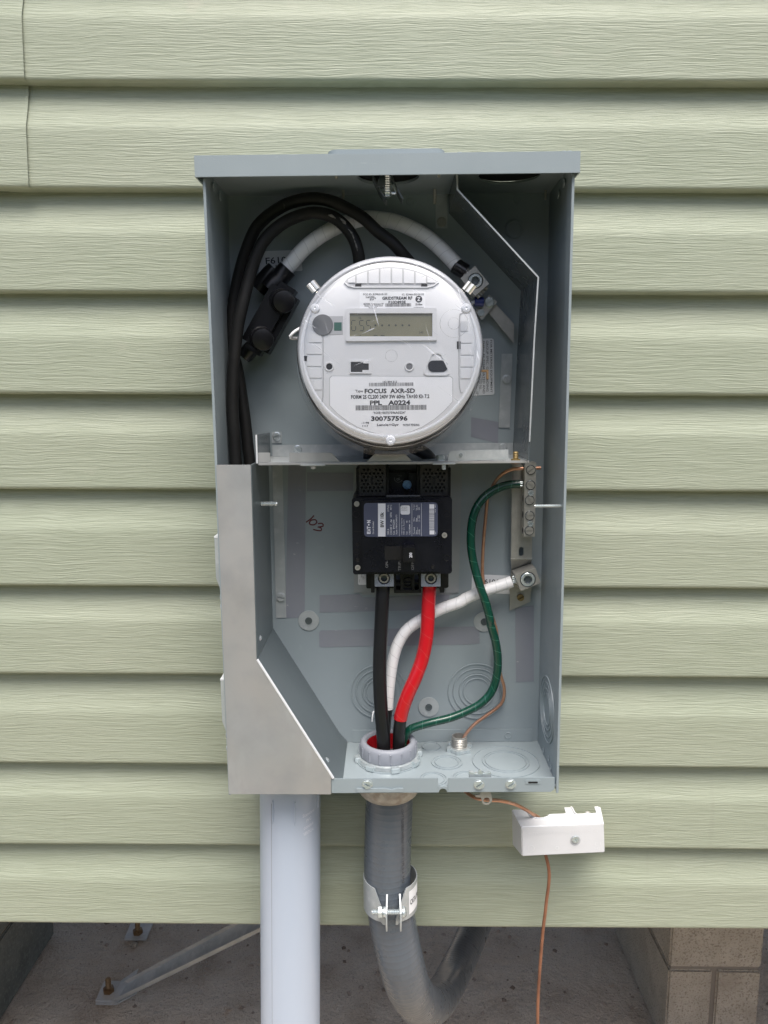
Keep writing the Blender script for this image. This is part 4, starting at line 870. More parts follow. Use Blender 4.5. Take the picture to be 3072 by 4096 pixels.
mtx('*NXE300757596A0224*', 824, 1325, 262, 19, .006); mtx('300757596', 824, 1371, 288, 38, .026)
mtx('-1198', 634, 1405, 60, 15, .012); mtx('1117', 634, 1430, 46, 15, .004); mtx('Landis+Gyr', 813, 1423, 172, 24, .014); mtx('PATENT PENDING', 997, 1422, 128, 17, .004)
mt_.part('lettering', g_, 'ink', lb)
# spring clips on the rim
for (x, y, an, nn_) in ((226, 338, 38, 1), (1450, 345, -38, 1)):
    p = MF.pt(*Z(3, x, y), 52); s_ = MF.pp(p)/1.975; cF = Matrix.Rotation(R(-an), 3, 'Y')
    pf_ = [(-40, 0), (-34, 8), (-20, 10), (-8, 3), (0, 3), (8, 12), (20, 13), (34, 6), (42, -2)]
    g_ = G().sheet([(a*s_, b*s_*1.0) for a, b in pf_], 0, 38*s_*2, .9)
    # sheet lies in xz and is extruded along y: stand it so that the curl faces the viewer
    g_.v = [tuple(p+cF @ Vector((v[0]*.95, -v[2]*1.2-3, v[1]-38*s_))) for v in g_.v]; g_.f = [t for t in g_.f]
    mt_.part('spring_clip', g_, 'tinplate')
mt_.part('seal_wire', G().tube([MF.pt(*Z(3, x, y), n) for x, y, n in ((128, 655, 28), (80, 682, 34), (42, 722, 34), (60, 738, 30), (125, 736, 24))], 1.6, 10), 'white_plastic')
p = MF.pt(*Z(3, 1580, 1000), 12); mt_.part('contact_blade', G().box(p.x-5, p.x+2, p.y-1, p.y+1, p.z-.6, p.z+1.8).box(p.x+1.2, p.x+3.6, p.y-1.2, p.y+1, p.z-8.5, p.z+1.8), 'bronze', bevel=.3)

# ================================================================== CIRCUIT BREAKER
bk = Thing('circuit_breaker', 'black two pole main circuit breaker with navy label and 200 on its handle', 'circuit breaker', BF, (BF.pt(*Z(5, 750, 1140), 10).x, -10, BF.pt(*Z(5, 750, 1640), 78).z))
def kp(x, y, d): return PX(BF, 5, x, y, d)
def kbox(name, x0, x1, y0, y1, d0, d1, m, r=0, parent=None, bevel=.5, dm=None):
    dm = d1 if dm is None else dm
    a_, b_ = kp(x0, y0, dm), kp(x1, y1, dm)
    return bk.part(name, G().prism(rrect(a_[0], b_[0], a_[1], b_[1], r) if r else [(a_[0], a_[1]), (b_[0], a_[1]), (b_[0], b_[1]), (a_[0], b_[1])], -d1, -d0), m, parent, bevel)
kbox('body', 90, 1418, 637, 1642, 10, 72, 'breaker', 3, bevel=1.2)
up_ = kbox('upper_cover', 218, 1268, 673, 1146, 71, 76, 'breaker', 2.4, bevel=1)
lo_ = kbox('lower_cover', 226, 1266, 1156, 1616, 71, 76, 'breaker', 2, bevel=.8)
hw = kbox('handle_slot', 525, 765, 1278, 1456, 75.9, 76.4, 'hole', .8, bevel=0)
hd = kbox('handle', 765, 930, 1286, 1480, 76, 92, 'black_plastic', 2, bevel=2.4, dm=88)
def ktext(T_, s_, x, y, w_, h_, d, rot=90, b=0): p_ = P(BF, 5, x, y, d); k_ = BF.pp(p_)/3.318; text(T_, s_, p_.x, p_.z, w_*k_, h_*k_, -d-.15, rot, b)
g_ = G(); ktext(g_, '200', 872, 1395, 68, 40, 92.0, b=.02); bk.part('lettering', g_, 'label_white', hd)
for (x, y) in ((156, 715), (168, 1560), (1320, 1130)): screw(bk, BF, *Z(5, x, y), 72, 11, 'cross', 30, 'steel', h=1.4)
for (x, y, r_) in ((147, 853, 40), (155, 1350, 39), (1355, 845, 40), (1352, 1432, 40)):
    p = P(BF, 5, x, y, 72); k_ = BF.pp(p)/3.318; bk.part('moulded_ring', G().lathe([((r_-3)*k_, 0), (r_*k_, .4), ((r_+2)*k_, 0)], p, seg=28, cap=False), 'vent')
for (x, y, r_, d) in ((165, 1252, 17, 72), (168, 1455, 24, 72), (1168, 1550, 20, 76)):
    p = P(BF, 5, x, y, d); k_ = BF.pp(p)/3.318
    bk.part('hole_rim', G().lathe([(r_*k_, 0), (r_*1.25*k_, .5), (r_*1.45*k_, 0)], p, seg=20, cap=False), 'black_plastic'); bk.part('hole', G().lathe([(r_*k_, .12), (0, .13)], p, seg=18, cap=False), 'hole')
bk.part('seam_line', G().box(*[kp(95, 0, 72)[0], kp(215, 0, 72)[0]], -72.4, -71.9, kp(0, 1083, 72)[1], kp(0, 1079, 72)[1]), 'vent')
bk.part('seam_line', G().box(*[kp(1270, 0, 72)[0], kp(1415, 0, 72)[0]], -72.4, -71.9, kp(0, 1075, 72)[1], kp(0, 1071, 72)[1]), 'vent')
lbl = kbox('rating_label', 248, 1230, 703, 1150-5, 76, 76.3, 'navy_label', 4, bevel=0)
g_ = G(); yy = 76.3
def kq(x0, x1, y0, y1): quad(g_, [kp(x0, y1, yy), kp(x1, y1, yy), kp(x1, y0, yy), kp(x0, y0, yy)], -yy-.12)
kq(438, 538, 710, 1148)
for x in (721, 888, 1014): kq(x-1.5, x+2, 708, 1142)
kq(1120, 1184, 720, 778); kq(1122, 1186, 1066, 1120)
a_, b_ = kp(1118, 1060, yy), kp(1184, 782, yy); bars(g_, a_[0], b_[0], a_[1], b_[1], -yy-.12, 36, True, 4)
bk.part('print_block', g_, 'label_white', lbl)
a_, b_ = kp(737, 857, yy), kp(861, 735, yy); quad_ = G().prism(rrect(a_[0], b_[0], a_[1], b_[1], 2), -yy-.2, -yy-.02); mk = bk.part('mark_panel', quad_, 'label_white', lbl)
g_ = G()
def kt(s_, x, y, w_, h_, b=0): ktext(g_, s_, x, y, w_, h_, yy, 90, b)
kt('E', 315, 1096, 34, 48, .05); kt('T', 315, 1030, 36, 48, .05); kt('A', 315, 1062, 30, 48, .04); kt('N', 315, 950, 38, 48, .05)
p = P(BF, 5, 315, 992, yy); g_.lathe([(11*BF.pp(p)/3.318, .2), (0, .21)], p, seg=14)
kt('Circuit Breaker', 373, 1030, 176, 22, .004)
kt('200 A', 573, 1085, 78, 24, .004); kt('2 Pole', 571, 772, 92, 24, .004); kt('120/240 V', 610, 1055, 132, 24, .004); kt('~', 612, 940, 38, 16, .01); kt('60Hz', 608, 860, 68, 24, .004); kt('40°C', 608, 762, 70, 24, .004)
kt('Cat.  BW2200', 647, 1025, 202, 24, .004); kt('Style 7803C08G73', 686, 990, 264, 24, .004)
kt('Interrupting Capacity', 754, 1010, 220, 18, .002); kt('RMS Sym. Ampere', 783, 1022, 200, 18, .002); kt('Volt', 820, 1102, 42, 20, .004); kt('kA', 820, 950, 26, 18, .004); kt('120/240', 858, 1070, 100, 20, .004); kt('~', 858, 1002, 34, 14, .008); kt('10', 856, 948, 24, 18, .004)
kt('Terminal', 918, 1072, 94, 20, .004); kt('Wire', 948, 1092, 56, 18, .004); kt('CU/AL', 985, 1085, 68, 20, .004); kt('Wire', 916, 922, 52, 18, .004); kt('Size', 948, 925, 48, 18, .004); kt('2 - 300', 985, 908, 80, 20, .004)
kt('Torque', 916, 760, 74, 18, .004); kt('Lb. In.', 946, 762, 72, 16, .004); kt('250', 983, 778, 36, 18, .004)
for (x, y0, y1) in ((962, 1025, 1120), (962, 868, 948), (962, 728, 798)): kq(x, x+2.5, y0, y1)
kt('60C', 1200, 1100, 32, 14, .004); kt('1414   M05', 1198, 775, 105, 14, .004)
bk.part('lettering', g_, 'label_white', lbl)
g_ = G(); yy = 76.35; kt('BW 10k', 492, 925, 202, 50, .03)
p = P(BF, 5, 765, 830, yy); k_ = BF.pp(p)/3.318; g_.lathe([(11*k_, .1), (14*k_, .12)], p, seg=16, cap=False); p = P(BF, 5, 830, 830, yy); g_.lathe([(0, .1), (13*k_, .1)], p, seg=16, cap=False)
for i, x in enumerate((752, 765, 780, 793, 806, 822)): yy = 76.4; kt('LISTED EQUIPMENT' if i % 2 else 'CIRC. BRKR. UNIT', x, 780 if i != 1 else 775, 62, 8, .004)
bk.part('lettering', g_, 'ink', lbl)
g_ = G()
for (s_, x, y, w_) in (('ON-', 554, 1515, 98), ('TRIP-', 725, 1535, 138), ('OFF', 897, 1540, 102)): ktext(g_, s_, x, y, w_, 36, 76.02)
bk.part('moulded_lettering', g_, 'grey_button', lo_)
# upper terminal covers with round vents
for (x0, x1, cx0) in ((181, 543, 360), (1000, 1364, 1182)):
    kbox('terminal_shroud', x0-35 if x0 < 500 else x0-3, x1+3 if x0 < 500 else x1+38, 236, 640, 10, 58, 'black_plastic', 1, bevel=.6)
    hl = []; W0, W1 = kp(x0, 195, 62), kp(x1, 606, 62); k_ = BF.pp(Vector((0, -62, -150)))/3.318
    rows = ((262, (-105, -52, 52, 105)), (312, (-135, -80, -27, 27, 80, 135)), (358, (-108, -55, 55, 108)), (405, (-135, -82, 82, 135)), (452, (-108, -55, 55, 108)), (498, (-135, -82, -27, 27, 82, 135)), (546, (-105, -52, 0, 52, 105)))
    for yv, xv in rows:
        for dx in xv: c = kp(cx0+dx, yv, 62); hl.append(circ(c[0], c[1], 16.5*k_, 12))
    vp = bk.part('vent_plate', G().plate([(W0[0], W0[1]), (W1[0], W0[1]), (W1[0], W1[1]), (W0[0], W1[1])][::-1], hl, -62, -60), 'vent')
    bk.part('vent_back', G().prism([(W0[0]+.5, W0[1]-.5), (W1[0]-.5, W0[1]-.5), (W1[0]-.5, W1[1]+.5), (W0[0]+.5, W1[1]+.5)], -59.2, -58), 'hole', vp)
    kbox('vent_slot', cx0-14, cx0+14, 362, 458, 62, 63, 'black_plastic', bevel=.2, parent=vp)
    for a0 in (0,): pass
kbox('centre_well', 545, 1000, 300, 600, 10, 40, 'black_plastic', bevel=.5)
kbox('centre_post', 585, 790, 306, 600, 39, 46, 'breaker', 1, bevel=.5)
kbox('centre_post', 848, 958, 306, 600, 39, 46, 'breaker', 1, bevel=.5)
kbox('divider', 955, 1000, 210, 610, 40, 57, 'black_plastic', 1, bevel=.5)
kbox('divider', 545, 585, 210, 610, 40, 57, 'black_plastic', 1, bevel=.5)
kbox('label_strip', 540, 1010, 603, 628, 60, 61, 'grey_button', bevel=0)
p = P(BF, 5, 823, 458, 47); bk.part('blue_washer', G().lathe([(63*.0795, 0), (63*.0795, 2), (48*.0795, 2.2)], p, seg=32), 'blue_ring')
screw(bk, BF, *Z(5, 823, 458), 49.2, 12.5, 'hex', 55, 'blue_ring')
g_ = G()
for r_, a0, a1 in ((50, 100, 250), (50, -10, 60)):
    pass
pc = P(BF, 5, 708, 375, 46.1); k_ = BF.pp(pc)/3.318
g_.lathe([(50*k_, .1), (56*k_, .1)], pc, seg=20, cap=False, a0=170, a1=330); text(g_, 'OK', pc.x, pc.z-1, 50*k_, 36*k_, -46.3, 12, .03); text(g_, '1 2 3', pc.x+1, pc.z+3.2, 60*k_, 15*k_, -46.3, -12, .02)
bk.part('stamp', g_, 'ink_soft')
# lower terminals
def gk(x, y, d): return PX(BF, 'g', x, y, d)
def gbox(name, x0, x1, y0, y1, d0, d1, m, r=0, bevel=.4):
    a_, b_ = gk(x0, y0, d1), gk(x1, y1, d1); return bk.part(name, G().prism(rrect(a_[0], b_[0], a_[1], b_[1], r) if r else [(a_[0], a_[1]), (b_[0], a_[1]), (b_[0], b_[1]), (a_[0], b_[1])], -d1, -d0), m, None, bevel)
gbox('rear_skirt', 345, 1440, 100, 304, 10, 26, 'black_plastic', 2)
gbox('side_post', 408, 460, 100, 368, 20, 56, 'black_plastic', 1); gbox('side_post', 1326, 1384, 100, 368, 20, 56, 'black_plastic', 1)
gbox('centre_frame', 716, 1080, 332, 372, 20, 50, 'black_plastic', 1)
for (a_, b_) in ((716, 745), (800, 840), (960, 988), (1045, 1082)): gbox('centre_frame', a_, b_, 100, 340, 20, 50, 'black_plastic', .6)
gbox('centre_frame', 740, 1050, 236, 252, 20, 48, 'black_plastic')
gbox('terminal_bar', 742, 802, 100, 236, 20, 32, 'lug_alu'); gbox('terminal_bar', 985, 1047, 100, 236, 20, 32, 'lug_alu')
gbox('terminal_bar', 745, 800, 252, 328, 20, 30, 'steel'); gbox('terminal_bar', 985, 1045, 256, 328, 20, 30, 'galv_dark')
gbox('centre_block', 838, 962, 100, 345, 20, 46, 'breaker', .6)
p = P(BF, 'g', 900, 228, 46); bk.part('centre_boss', G().lathe([(48*.08, 0), (58*.08, 2.4), (68*.08, 2.4), (72*.08, 0)], p, seg=28, cap=False), 'black_plastic'); bk.part('hole', G().lathe([(50*.08, .2), (0, .21)], p, seg=20, cap=False), 'hole')
for (x0, x1, cx) in ((458, 715, 585), (1078, 1335, 1208)):
    d = 60; a_, b_ = gk(x0, 112, d), gk(x1, 286, d); c = gk(cx, 178, d); r_ = 88*.08
    ring = [t for t in circ(c[0], c[1], r_, 32) if True]; ztop = c[1]+r_+1.5
    lg = bk.part('lug', G().plate([(a_[0], b_[1]), (b_[0], b_[1]), (b_[0], ztop), (a_[0], ztop)], [ring], -d, -24), 'lug_alu', bevel=.25)
    bk.part('lug_recess', G().lathe([(r_+.05, -6), (0, -6)], (c[0], -d, c[1]), seg=24, cap=False), 'steel', lg)
    bk.part('lug_screw', G().lathe([(70*.08, -6), (70*.08, -.5), (66*.08, .2), (46*.08, .2), (43*.08, -3.6), (0, -3.6)], (c[0], -d, c[1]), seg=28), 'steel', lg)
    bk.part('hex_socket', G().lathe([(42*.08, -.1), (36*.08, -3), (0, -3.2)], (c[0], -d, c[1]), seg=6, cap=False), 'galv_dark', lg)

# ================================================================== GROUND BAR
gbT = Thing('ground_bar', 'silver slotted terminal bar on an upright steel strap with a large lug at its foot', 'ground bar', BF, P(BF, 6, 670, 1420, 20))
def zp(x, y, d): return PX(BF, 6, x, y, d)
sl_o = [zp(563, 270, 24), zp(815, 270, 24), zp(795, 1420, 24), zp(548, 1420, 24)]
cs_ = zp(671, 1332, 24); slot = [(cs_[0]+(2.9)*math.cos(R(a))*1.0, cs_[1]+(2.6 if 0 <= a <= 180 else -2.6)+2.9*math.sin(R(a))) for a in range(0, 360, 24)]
sp = gbT.part('strap', G().plate(sl_o[::-1] if False else sl_o, [slot], -24.8, -22.6), 'steel')
# the joggle down to the back and foot plate
g_ = G(); a_, b_ = zp(548, 1420, 24), zp(800, 1420, 24); c_, d_ = zp(790, 1480, 14), zp(555, 1560, 12)
e_, f2 = zp(795, 1810, 12), zp(536, 1810, 12)
for (q4, y_) in (([(a_, -24.4), (b_, -24.4), (c_, -14), (d_, -12)], 0), ([(d_, -12), (c_, -14), (e_, -12), (f2, -12)], 0)):
    n = len(g_.v); vs = [(p_[0], yy_, p_[1]) for p_, yy_ in q4]; g_.v += vs+[(x, y+2, z) for x, y, z in vs]
    g_.f += [(n, n+3, n+2, n+1)[::-1] if False else (n+3, n+2, n+1, n), (n+4, n+5, n+6, n+7), (n, n+1, n+5, n+4), (n+1, n+2, n+6, n+5), (n+2, n+3, n+7, n+6), (n+3, n, n+4, n+7)]
gbT.part('joggle', g_, 'steel')
gbT.part('strap_edge', G().box(a_[0], b_[0], -25.6, -24.6, a_[1]-.6, a_[1]+.5), 'tinplate')
gbT.part('foot_plate', G().prism([zp(536, 1805, 10), zp(784, 1805, 10), zp(780, 1930, 10), zp(530, 2038, 10)], -11.5, -9.7), 'steel', bevel=.2)
screw(gbT, BF, *Z(6, 662, 1880), 11.5, 14, 'slot', 30, 'brass', h=3)
a_, b_ = zp(715, 278, 45), zp(853, 268, 45); c_, d_ = zp(836, 1160, 45), zp(702, 1162, 45)
gbT.part('bar', G().prism([a_, b_, c_, d_], -45, -29), 'steel', bevel=.5)
for (x, y, an) in ((787, 358, 35), (783, 540, -35), (773, 720, -50), (773, 905, 3), (768, 1083, 0)):
    gbT_s = screw(gbT, BF, *Z(6, x, y), 45, 16, 'slot', an, 'steel', h=2.2)
    p = P(BF, 6, x, y, 45); gbT.part('screw_seat', G().lathe([(4.7, .05), (5.1, .5), (5.6, .05)], p, seg=24, cap=False), 'galv_dark')
for (x, y) in ((785, 632), (780, 1000)): screw(gbT, BF, *Z(6, x, y), 45, 12, 'cross', 20, 'chrome', h=2.4)
for y in (330, 520, 700, 890, 1080):
    zc = zp(780, y, 37)[1]; xx = zp(712, y, 37)[0]
    xx = zp(715-(y-278)*.0145, y, 45)[0]
    gbT.part('wire_hole', G().lathe([(3.6, .08), (0, .09)], (xx, -37, zc), (-1, 0, 0), 18, cap=False), 'hole'); gbT.part('hole_edge', G().lathe([(3.6, .05), (4.1, .35), (4.6, .05)], (xx, -37, zc), (-1, 0, 0), 18, cap=False), 'tinplate')
def lugblock(T, k, pts, c, rr, d0, d1, m, ang):
    po = [PX(BF, k, x, y, d1) for x, y in pts]; cc = PX(BF, k, c[0], c[1], d1); s_ = BF.pp(Vector((cc[0], -d1, cc[1])))/ZO[k][2]
    lg = T.part('lug', G().plate(po, [circ(cc[0], cc[1], rr*s_, 28)], -d1, -d0), m, bevel=.25)
    T.part('lug_recess', G().lathe([(rr*s_+.02, -3), (0, -3)], (cc[0], -d1, cc[1]), seg=24, cap=False), 'galv_dark', lg)
    T.part('lug_screw', G().lathe([(rr*.9*s_, -3), (rr*.9*s_, .6), (rr*.82*s_, 1.2), (rr*.56*s_, 1.2), (rr*.52*s_, -2), (0, -2)], (cc[0], -d1, cc[1]), seg=28), 'steel' if m != 'steel' else 'chrome', lg)
    T.part('hex_socket', G().lathe([(rr*.5*s_, -.2), (rr*.42*s_, -1.6), (0, -1.8)], (cc[0], -d1, cc[1]), seg=6, cap=False), 'galv_dark', lg)
lugblock(gbT, 6, [(600, 1618), (840, 1528), (905, 1700), (898, 1715), (680, 1803), (658, 1795)], (752, 1668), 94, 16, 42, 'steel', 0)
gbT.part('lug_base', G().prism([zp(560, 1570, 16), zp(795, 1478, 16), zp(905, 1700, 16), zp(670, 1800, 16)], -16, -13), 'steel', bevel=.3)

# ================================================================== NEUTRAL CONNECTOR (upper right)
nc = Thing('neutral_connector', 'tarnished square lug with grey bus strap beside the meter top right', 'terminal lug', BF, P(BF, 't', 500, 500, 30))
nc.part('bus_strap', G().prism([PX(BF, 't', x, y, 20) for x, y in ((845, 900), (1150, 1225), (1140, 1545), (720, 1040))], -20, -17.6), 'steel', bevel=.4)
nc.part('cross_plate', G().prism([PX(BF, 't', x, y, 26) for x, y in ((735, 735), (872, 862), (610, 1165), (500, 1020), (600, 905), (640, 880))], -26, -20.5), 'steel', bevel=.4)
lugblock(nc, 't', [(498, 262), (735, 560), (495, 765), (258, 468)], (505, 512), 128, 28, 52, 'steel', 0)
nc.part('lug_side', G().prism([PX(BF, 't', x, y, 40) for x, y in ((245, 500), (262, 470), (495, 765), (470, 800))], -46, -26), 'steel')
for i, (x, y) in enumerate(((690, 650), (640, 700), (560, 780), (600, 740))): nc.part('strand', G().tube([P(BF, 't', x-60, y-60, 40), P(BF, 't', x+10, y+10, 40)], 2.1, 8, smooth=False), 'steel')
screw(nc, BF, *Z('t', 740, 868), 26, 16, 'hex', 20, 'chrome'); screw(nc, BF, *Z('t', 597, 1042), 26, 14, 'slot', 25, 'chrome')
nc.part('ring_terminal', G().tube([P(BF, 't', 640, 862, 34), P(BF, 't', 490, 858, 34)], 5.2, 16, smooth=False), 'blue')
nc.part('ring_wire', G().tube([P(BF, 't', 495, 858, 34), P(BF, 't', 440, 885, 36), P(BF, 't', 360, 930, 38)], 2.0, 10), 'white_plastic')

# ================================================================== CABLES
def cable(name, label, cat, pts, r, m, group=None, F=BF, extra=()):
    """pts: (zoom key, x, y, depth)"""
    w_ = [P(F, k, x, y, d) for k, x, y, d in pts]
    if not extra:
        return single(name, label, cat, G().tube(w_, r), m, F, w_[0], group)
    T = Thing(name, label, cat, F, w_[0], group); T.part('insulation', G().tube(w_, r), m)
    for nm, ps, rr_, mm in extra: T.part(nm, G().tube([P(F, k, x, y, d) for k, x, y, d in ps], rr_), mm)
    return T
cable('power_cable', 'scuffed black cable arching over the inner one to the meter right', 'cable',
      [(0, 1655, 1068, 40), (0, 1612, 1018, 50), (0, 1569, 970, 52), (0, 1511, 926, 52), (0, 1454, 873, 52), (0, 1391, 835, 50), (0, 1328, 806, 48), (0, 1261, 794, 46), (0, 1198, 801, 44), (0, 1140, 820, 42), (0, 1077, 859, 40), (0, 1024, 912, 38), (0, 991, 984, 36), (0, 966, 1060, 34), (0, 945, 1150, 32), (0, 931, 1244, 32), (0, 925, 1320, 32), (0, 930, 1400, 32), (0, 950, 1480, 32), (0, 968, 1590, 32), (0, 982, 1690, 32), (0, 992, 1790, 32), (0, 1003, 1900, 32), (0, 1008, 2100, 34), (0, 1020, 2300, 40)], 6.5, 'black_rubber')
cable('power_cable', 'scraped black cable on the inner arch, dropping straight behind the meter top', 'cable',
      [(0, 1440, 1110, 36), (0, 1438, 1060, 46), (0, 1432, 1008, 50), (0, 1415, 955, 50), (0, 1381, 907, 50), (0, 1333, 869, 50), (0, 1272, 852, 50), (0, 1222, 856, 50), (0, 1155, 880, 52), (0, 1100, 917, 54), (0, 1052, 970, 56), (0, 1018, 1042, 57), (0, 992, 1130, 58), (0, 968, 1228, 60), (0, 952, 1300, 60), (0, 942, 1380, 60), (0, 934, 1470, 60), (0, 930, 1610, 60), (0, 935, 1712, 60), (0, 944, 1854, 60), (0, 955, 2000, 60), (0, 965, 2200, 60)], 6.6, 'black_rubber',
      extra=[('scuff', [(1, 1180, 622, 56), (1, 1215, 628, 56.3), (1, 1250, 650, 56.2)], [.2, 1.5, .4], 'scuff'), ('scuff', [(1, 1280, 640, 55.8), (1, 1320, 680, 56.3), (1, 1335, 700, 56.2)], [.4, 1.8, .3], 'scuff'), ('scuff', [(1, 1350, 735, 56.2), (1, 1385, 775, 56.4), (1, 1405, 830, 56.4), (1, 1425, 890, 56.3), (1, 1432, 925, 56.2)], [.2, .9, .5, 1.0, .2], 'scuff')])
cable('neutral_cable', 'white taped cable arching behind the meter top to the tarnished lug', 'cable',
      [(0, 1128, 1096, 30), (0, 1174, 1042, 30), (0, 1217, 994, 30), (0, 1265, 955, 28), (0, 1318, 922, 26), (0, 1381, 893, 24), (0, 1463, 874, 24), (0, 1540, 879, 24), (0, 1588, 890, 26), (0, 1646, 914, 28), (0, 1704, 946, 30), (0, 1757, 989, 33), (0, 1805, 1038, 36), (0, 1824, 1058, 37)], 8.3, 'white_tape',
      extra=[('tape_end', [('t', 160, 255, 36.5), ('t', 345, 370, 38)], 8.7, 'black_tape')]+[('strand', [('t', 330+dx, 330+dy, 40+dd), ('t', 400+dx, 400+dy, 40+dd)], 2.0, 'steel') for dx, dy, dd in ((30, -20, 0), (10, 10, 3), (-10, 40, 0), (-30, 62, 2))])
cable('phase_cable', 'short black cable curving right from under the meter bottom', 'cable', [(5, 900, -40, 70), (5, 1000, 10, 66), (5, 1080, 60, 60), (5, 1130, 120, 52), (5, 1160, 200, 46), (5, 1180, 330, 40)], 7, 'black_cable', 'black cables between the meter and the breaker')
cable('phase_cable', 'short black cable dropping straight down left below the meter', 'cable', [(5, 330, -60, 50), (5, 318, 20, 52), (5, 318, 110, 50), (5, 330, 330, 42)], 6.6, 'black_cable', 'black cables between the meter and the breaker')
cable('load_cable', 'plain black cable from the left breaker lug down into the bushing', 'cable',
      [(5, 500, 1790, 44), (5, 503, 1850, 44), (8, 275, 0, 46), (8, 266, 200, 50), (8, 256, 450, 56), (8, 258, 650, 60), (8, 268, 830, 62), (8, 278, 950, 62), (8, 284, 1060, 62), (8, 284, 1180, 60), (8, 284, 1400, 58)], 8.0, 'black_cable')
cable('load_cable', 'red taped cable from the right breaker lug into the bushing', 'cable',
      [(5, 1122, 1790, 44), (5, 1121, 1850, 44), (8, 617, 0, 46), (8, 610, 150, 50), (8, 600, 280, 53), (8, 570, 430, 56), (8, 520, 570, 60), (8, 462, 700, 62), (8, 420, 820, 62), (8, 408, 878, 62)], 8.0, 'red_tape',
      extra=[('black_insulation', [(8, 412, 860, 62), (8, 400, 960, 61), (8, 396, 1080, 59), (8, 394, 1180, 58), (8, 390, 1400, 58)], 7.2, 'black_cable')])
cable('neutral_cable', 'white taped cable from the lower right lug, behind the red one, to the bushing', 'cable',
      [(6, 560, 1692, 30), (6, 500, 1713, 30), (6, 400, 1747, 30), (6, 200, 1812, 30), (6, 0, 1900, 30), (8, 850, 15, 30), (8, 700, 70, 30), (8, 565, 143, 30), (8, 455, 222, 32), (8, 388, 330, 34), (8, 352, 450, 36), (8, 330, 600, 38), (8, 318, 720, 40), (8, 314, 800, 41)], 6.9, 'white_tape',
      extra=[('black_insulation', [(8, 316, 780, 41), (8, 300, 900, 43), (8, 290, 1060, 45), (8, 286, 1200, 47)], 6.4, 'black_cable')]+[('strand', [(6, 570, 1675+dy, 30), (6, 640, 1665+dy, 30)], 1.6, 'chrome') for dy in (-35, -12, 10, 30)])
cable('ground_cable', 'green taped cable bowing from the slotted bar down to the bushing', 'cable',
      [(6, 655, 525, 37), (6, 540, 532, 37), (6, 400, 572, 38), (6, 260, 655, 40), (6, 155, 780, 42), (6, 95, 930, 43), (6, 72, 1100, 44), (6, 75, 1300, 44), (6, 110, 1500, 44), (6, 180, 1750, 22*0+48), (6, 250, 1950, 50), (6, 300, 2150, 50), (8, 1070, 170, 48), (8, 1108, 300, 46), (8, 1126, 430, 44), (8, 1118, 560, 42), (8, 1080, 675, 42), (8, 1005, 760, 44), (8, 900, 820, 46), (8, 780, 868, 48), (8, 650, 900, 50), (8, 540, 930, 50), (8, 470, 962, 50), (8, 430, 1040, 49), (8, 415, 1180, 48)],
      4.9, 'green_cable', extra=[('strand', [(6, 640, 505+dy, 37), (6, 700, 503+dy, 37)], 1.2, 'chrome') for dy in (0, 18, 45)])
cable('copper_wire', 'bare copper wire looping from the top of the slotted bar to the threaded nipple', 'wire',
      [(6, 905, 333, 37), (6, 690, 340, 37), (6, 560, 352, 36), (6, 450, 405, 34), (6, 370, 490, 31), (6, 310, 590, 28), (6, 270, 700, 26), (6, 250, 900, 25), (6, 226, 1150, 24), (6, 212, 1400, 22), (6, 210, 1600, 20), (6, 232, 1750, 18), (6, 290, 2000, 18), (6, 380, 2300, 18), (8, 1110, 400, 18), (8, 1150, 560, 18), (8, 1174, 650, 18), (8, 1165, 740, 19), (8, 1120, 795, 20), (8, 1030, 860, 22), (8, 950, 920, 25), (8, 890, 990, 28), (8, 868, 1040, 30), (8, 860, 1100, 31)], 1.95, 'copper')
cable('copper_wire', 'bare copper wire from under the box through the hole lug into the white box', 'wire',
      [('c', 1260, 60, 50), ('c', 1310, 108, 60), ('c', 1365, 140, 80), ('c', 1430, 150, 90), ('c', 1500, 154, 85), ('c', 1560, 165, 74), ('d', 60, 158, 62), ('d', 130, 176, 52), ('d', 190, 205, 44), ('d', 240, 236, 36), ('d', 280, 262, 28), ('d', 310, 330, 24)], 2.1, 'copper')
cable('copper_wire', 'dull bare copper wire hanging below the white box past the siding edge', 'wire',
      [('d', 312, 440, 28), ('d', 320, 492, 30), ('d', 332, 540, 30), ('d', 339, 600, 29), ('d', 334, 680, 29), ('d', 325, 740, 28), ('d', 315, 830, 27), ('d', 306, 900, 26), ('d', 296, 1000, 24), ('d', 282, 1180, 20), ('d', 272, 1350, 16), ('d', 270, 1510, 12), ('d', 275, 1750, 10), ('d', 278, 2100, 10)], 2.1, 'copper_old')
# scrap of white insulation by the black cable
cable('insulation_scrap', 'tiny curled white strip of insulation left of the black load cable', 'scrap', [(8, 212, 818, 66), (8, 204, 845, 67), (8, 200, 895, 66)], .9, 'white_plastic')

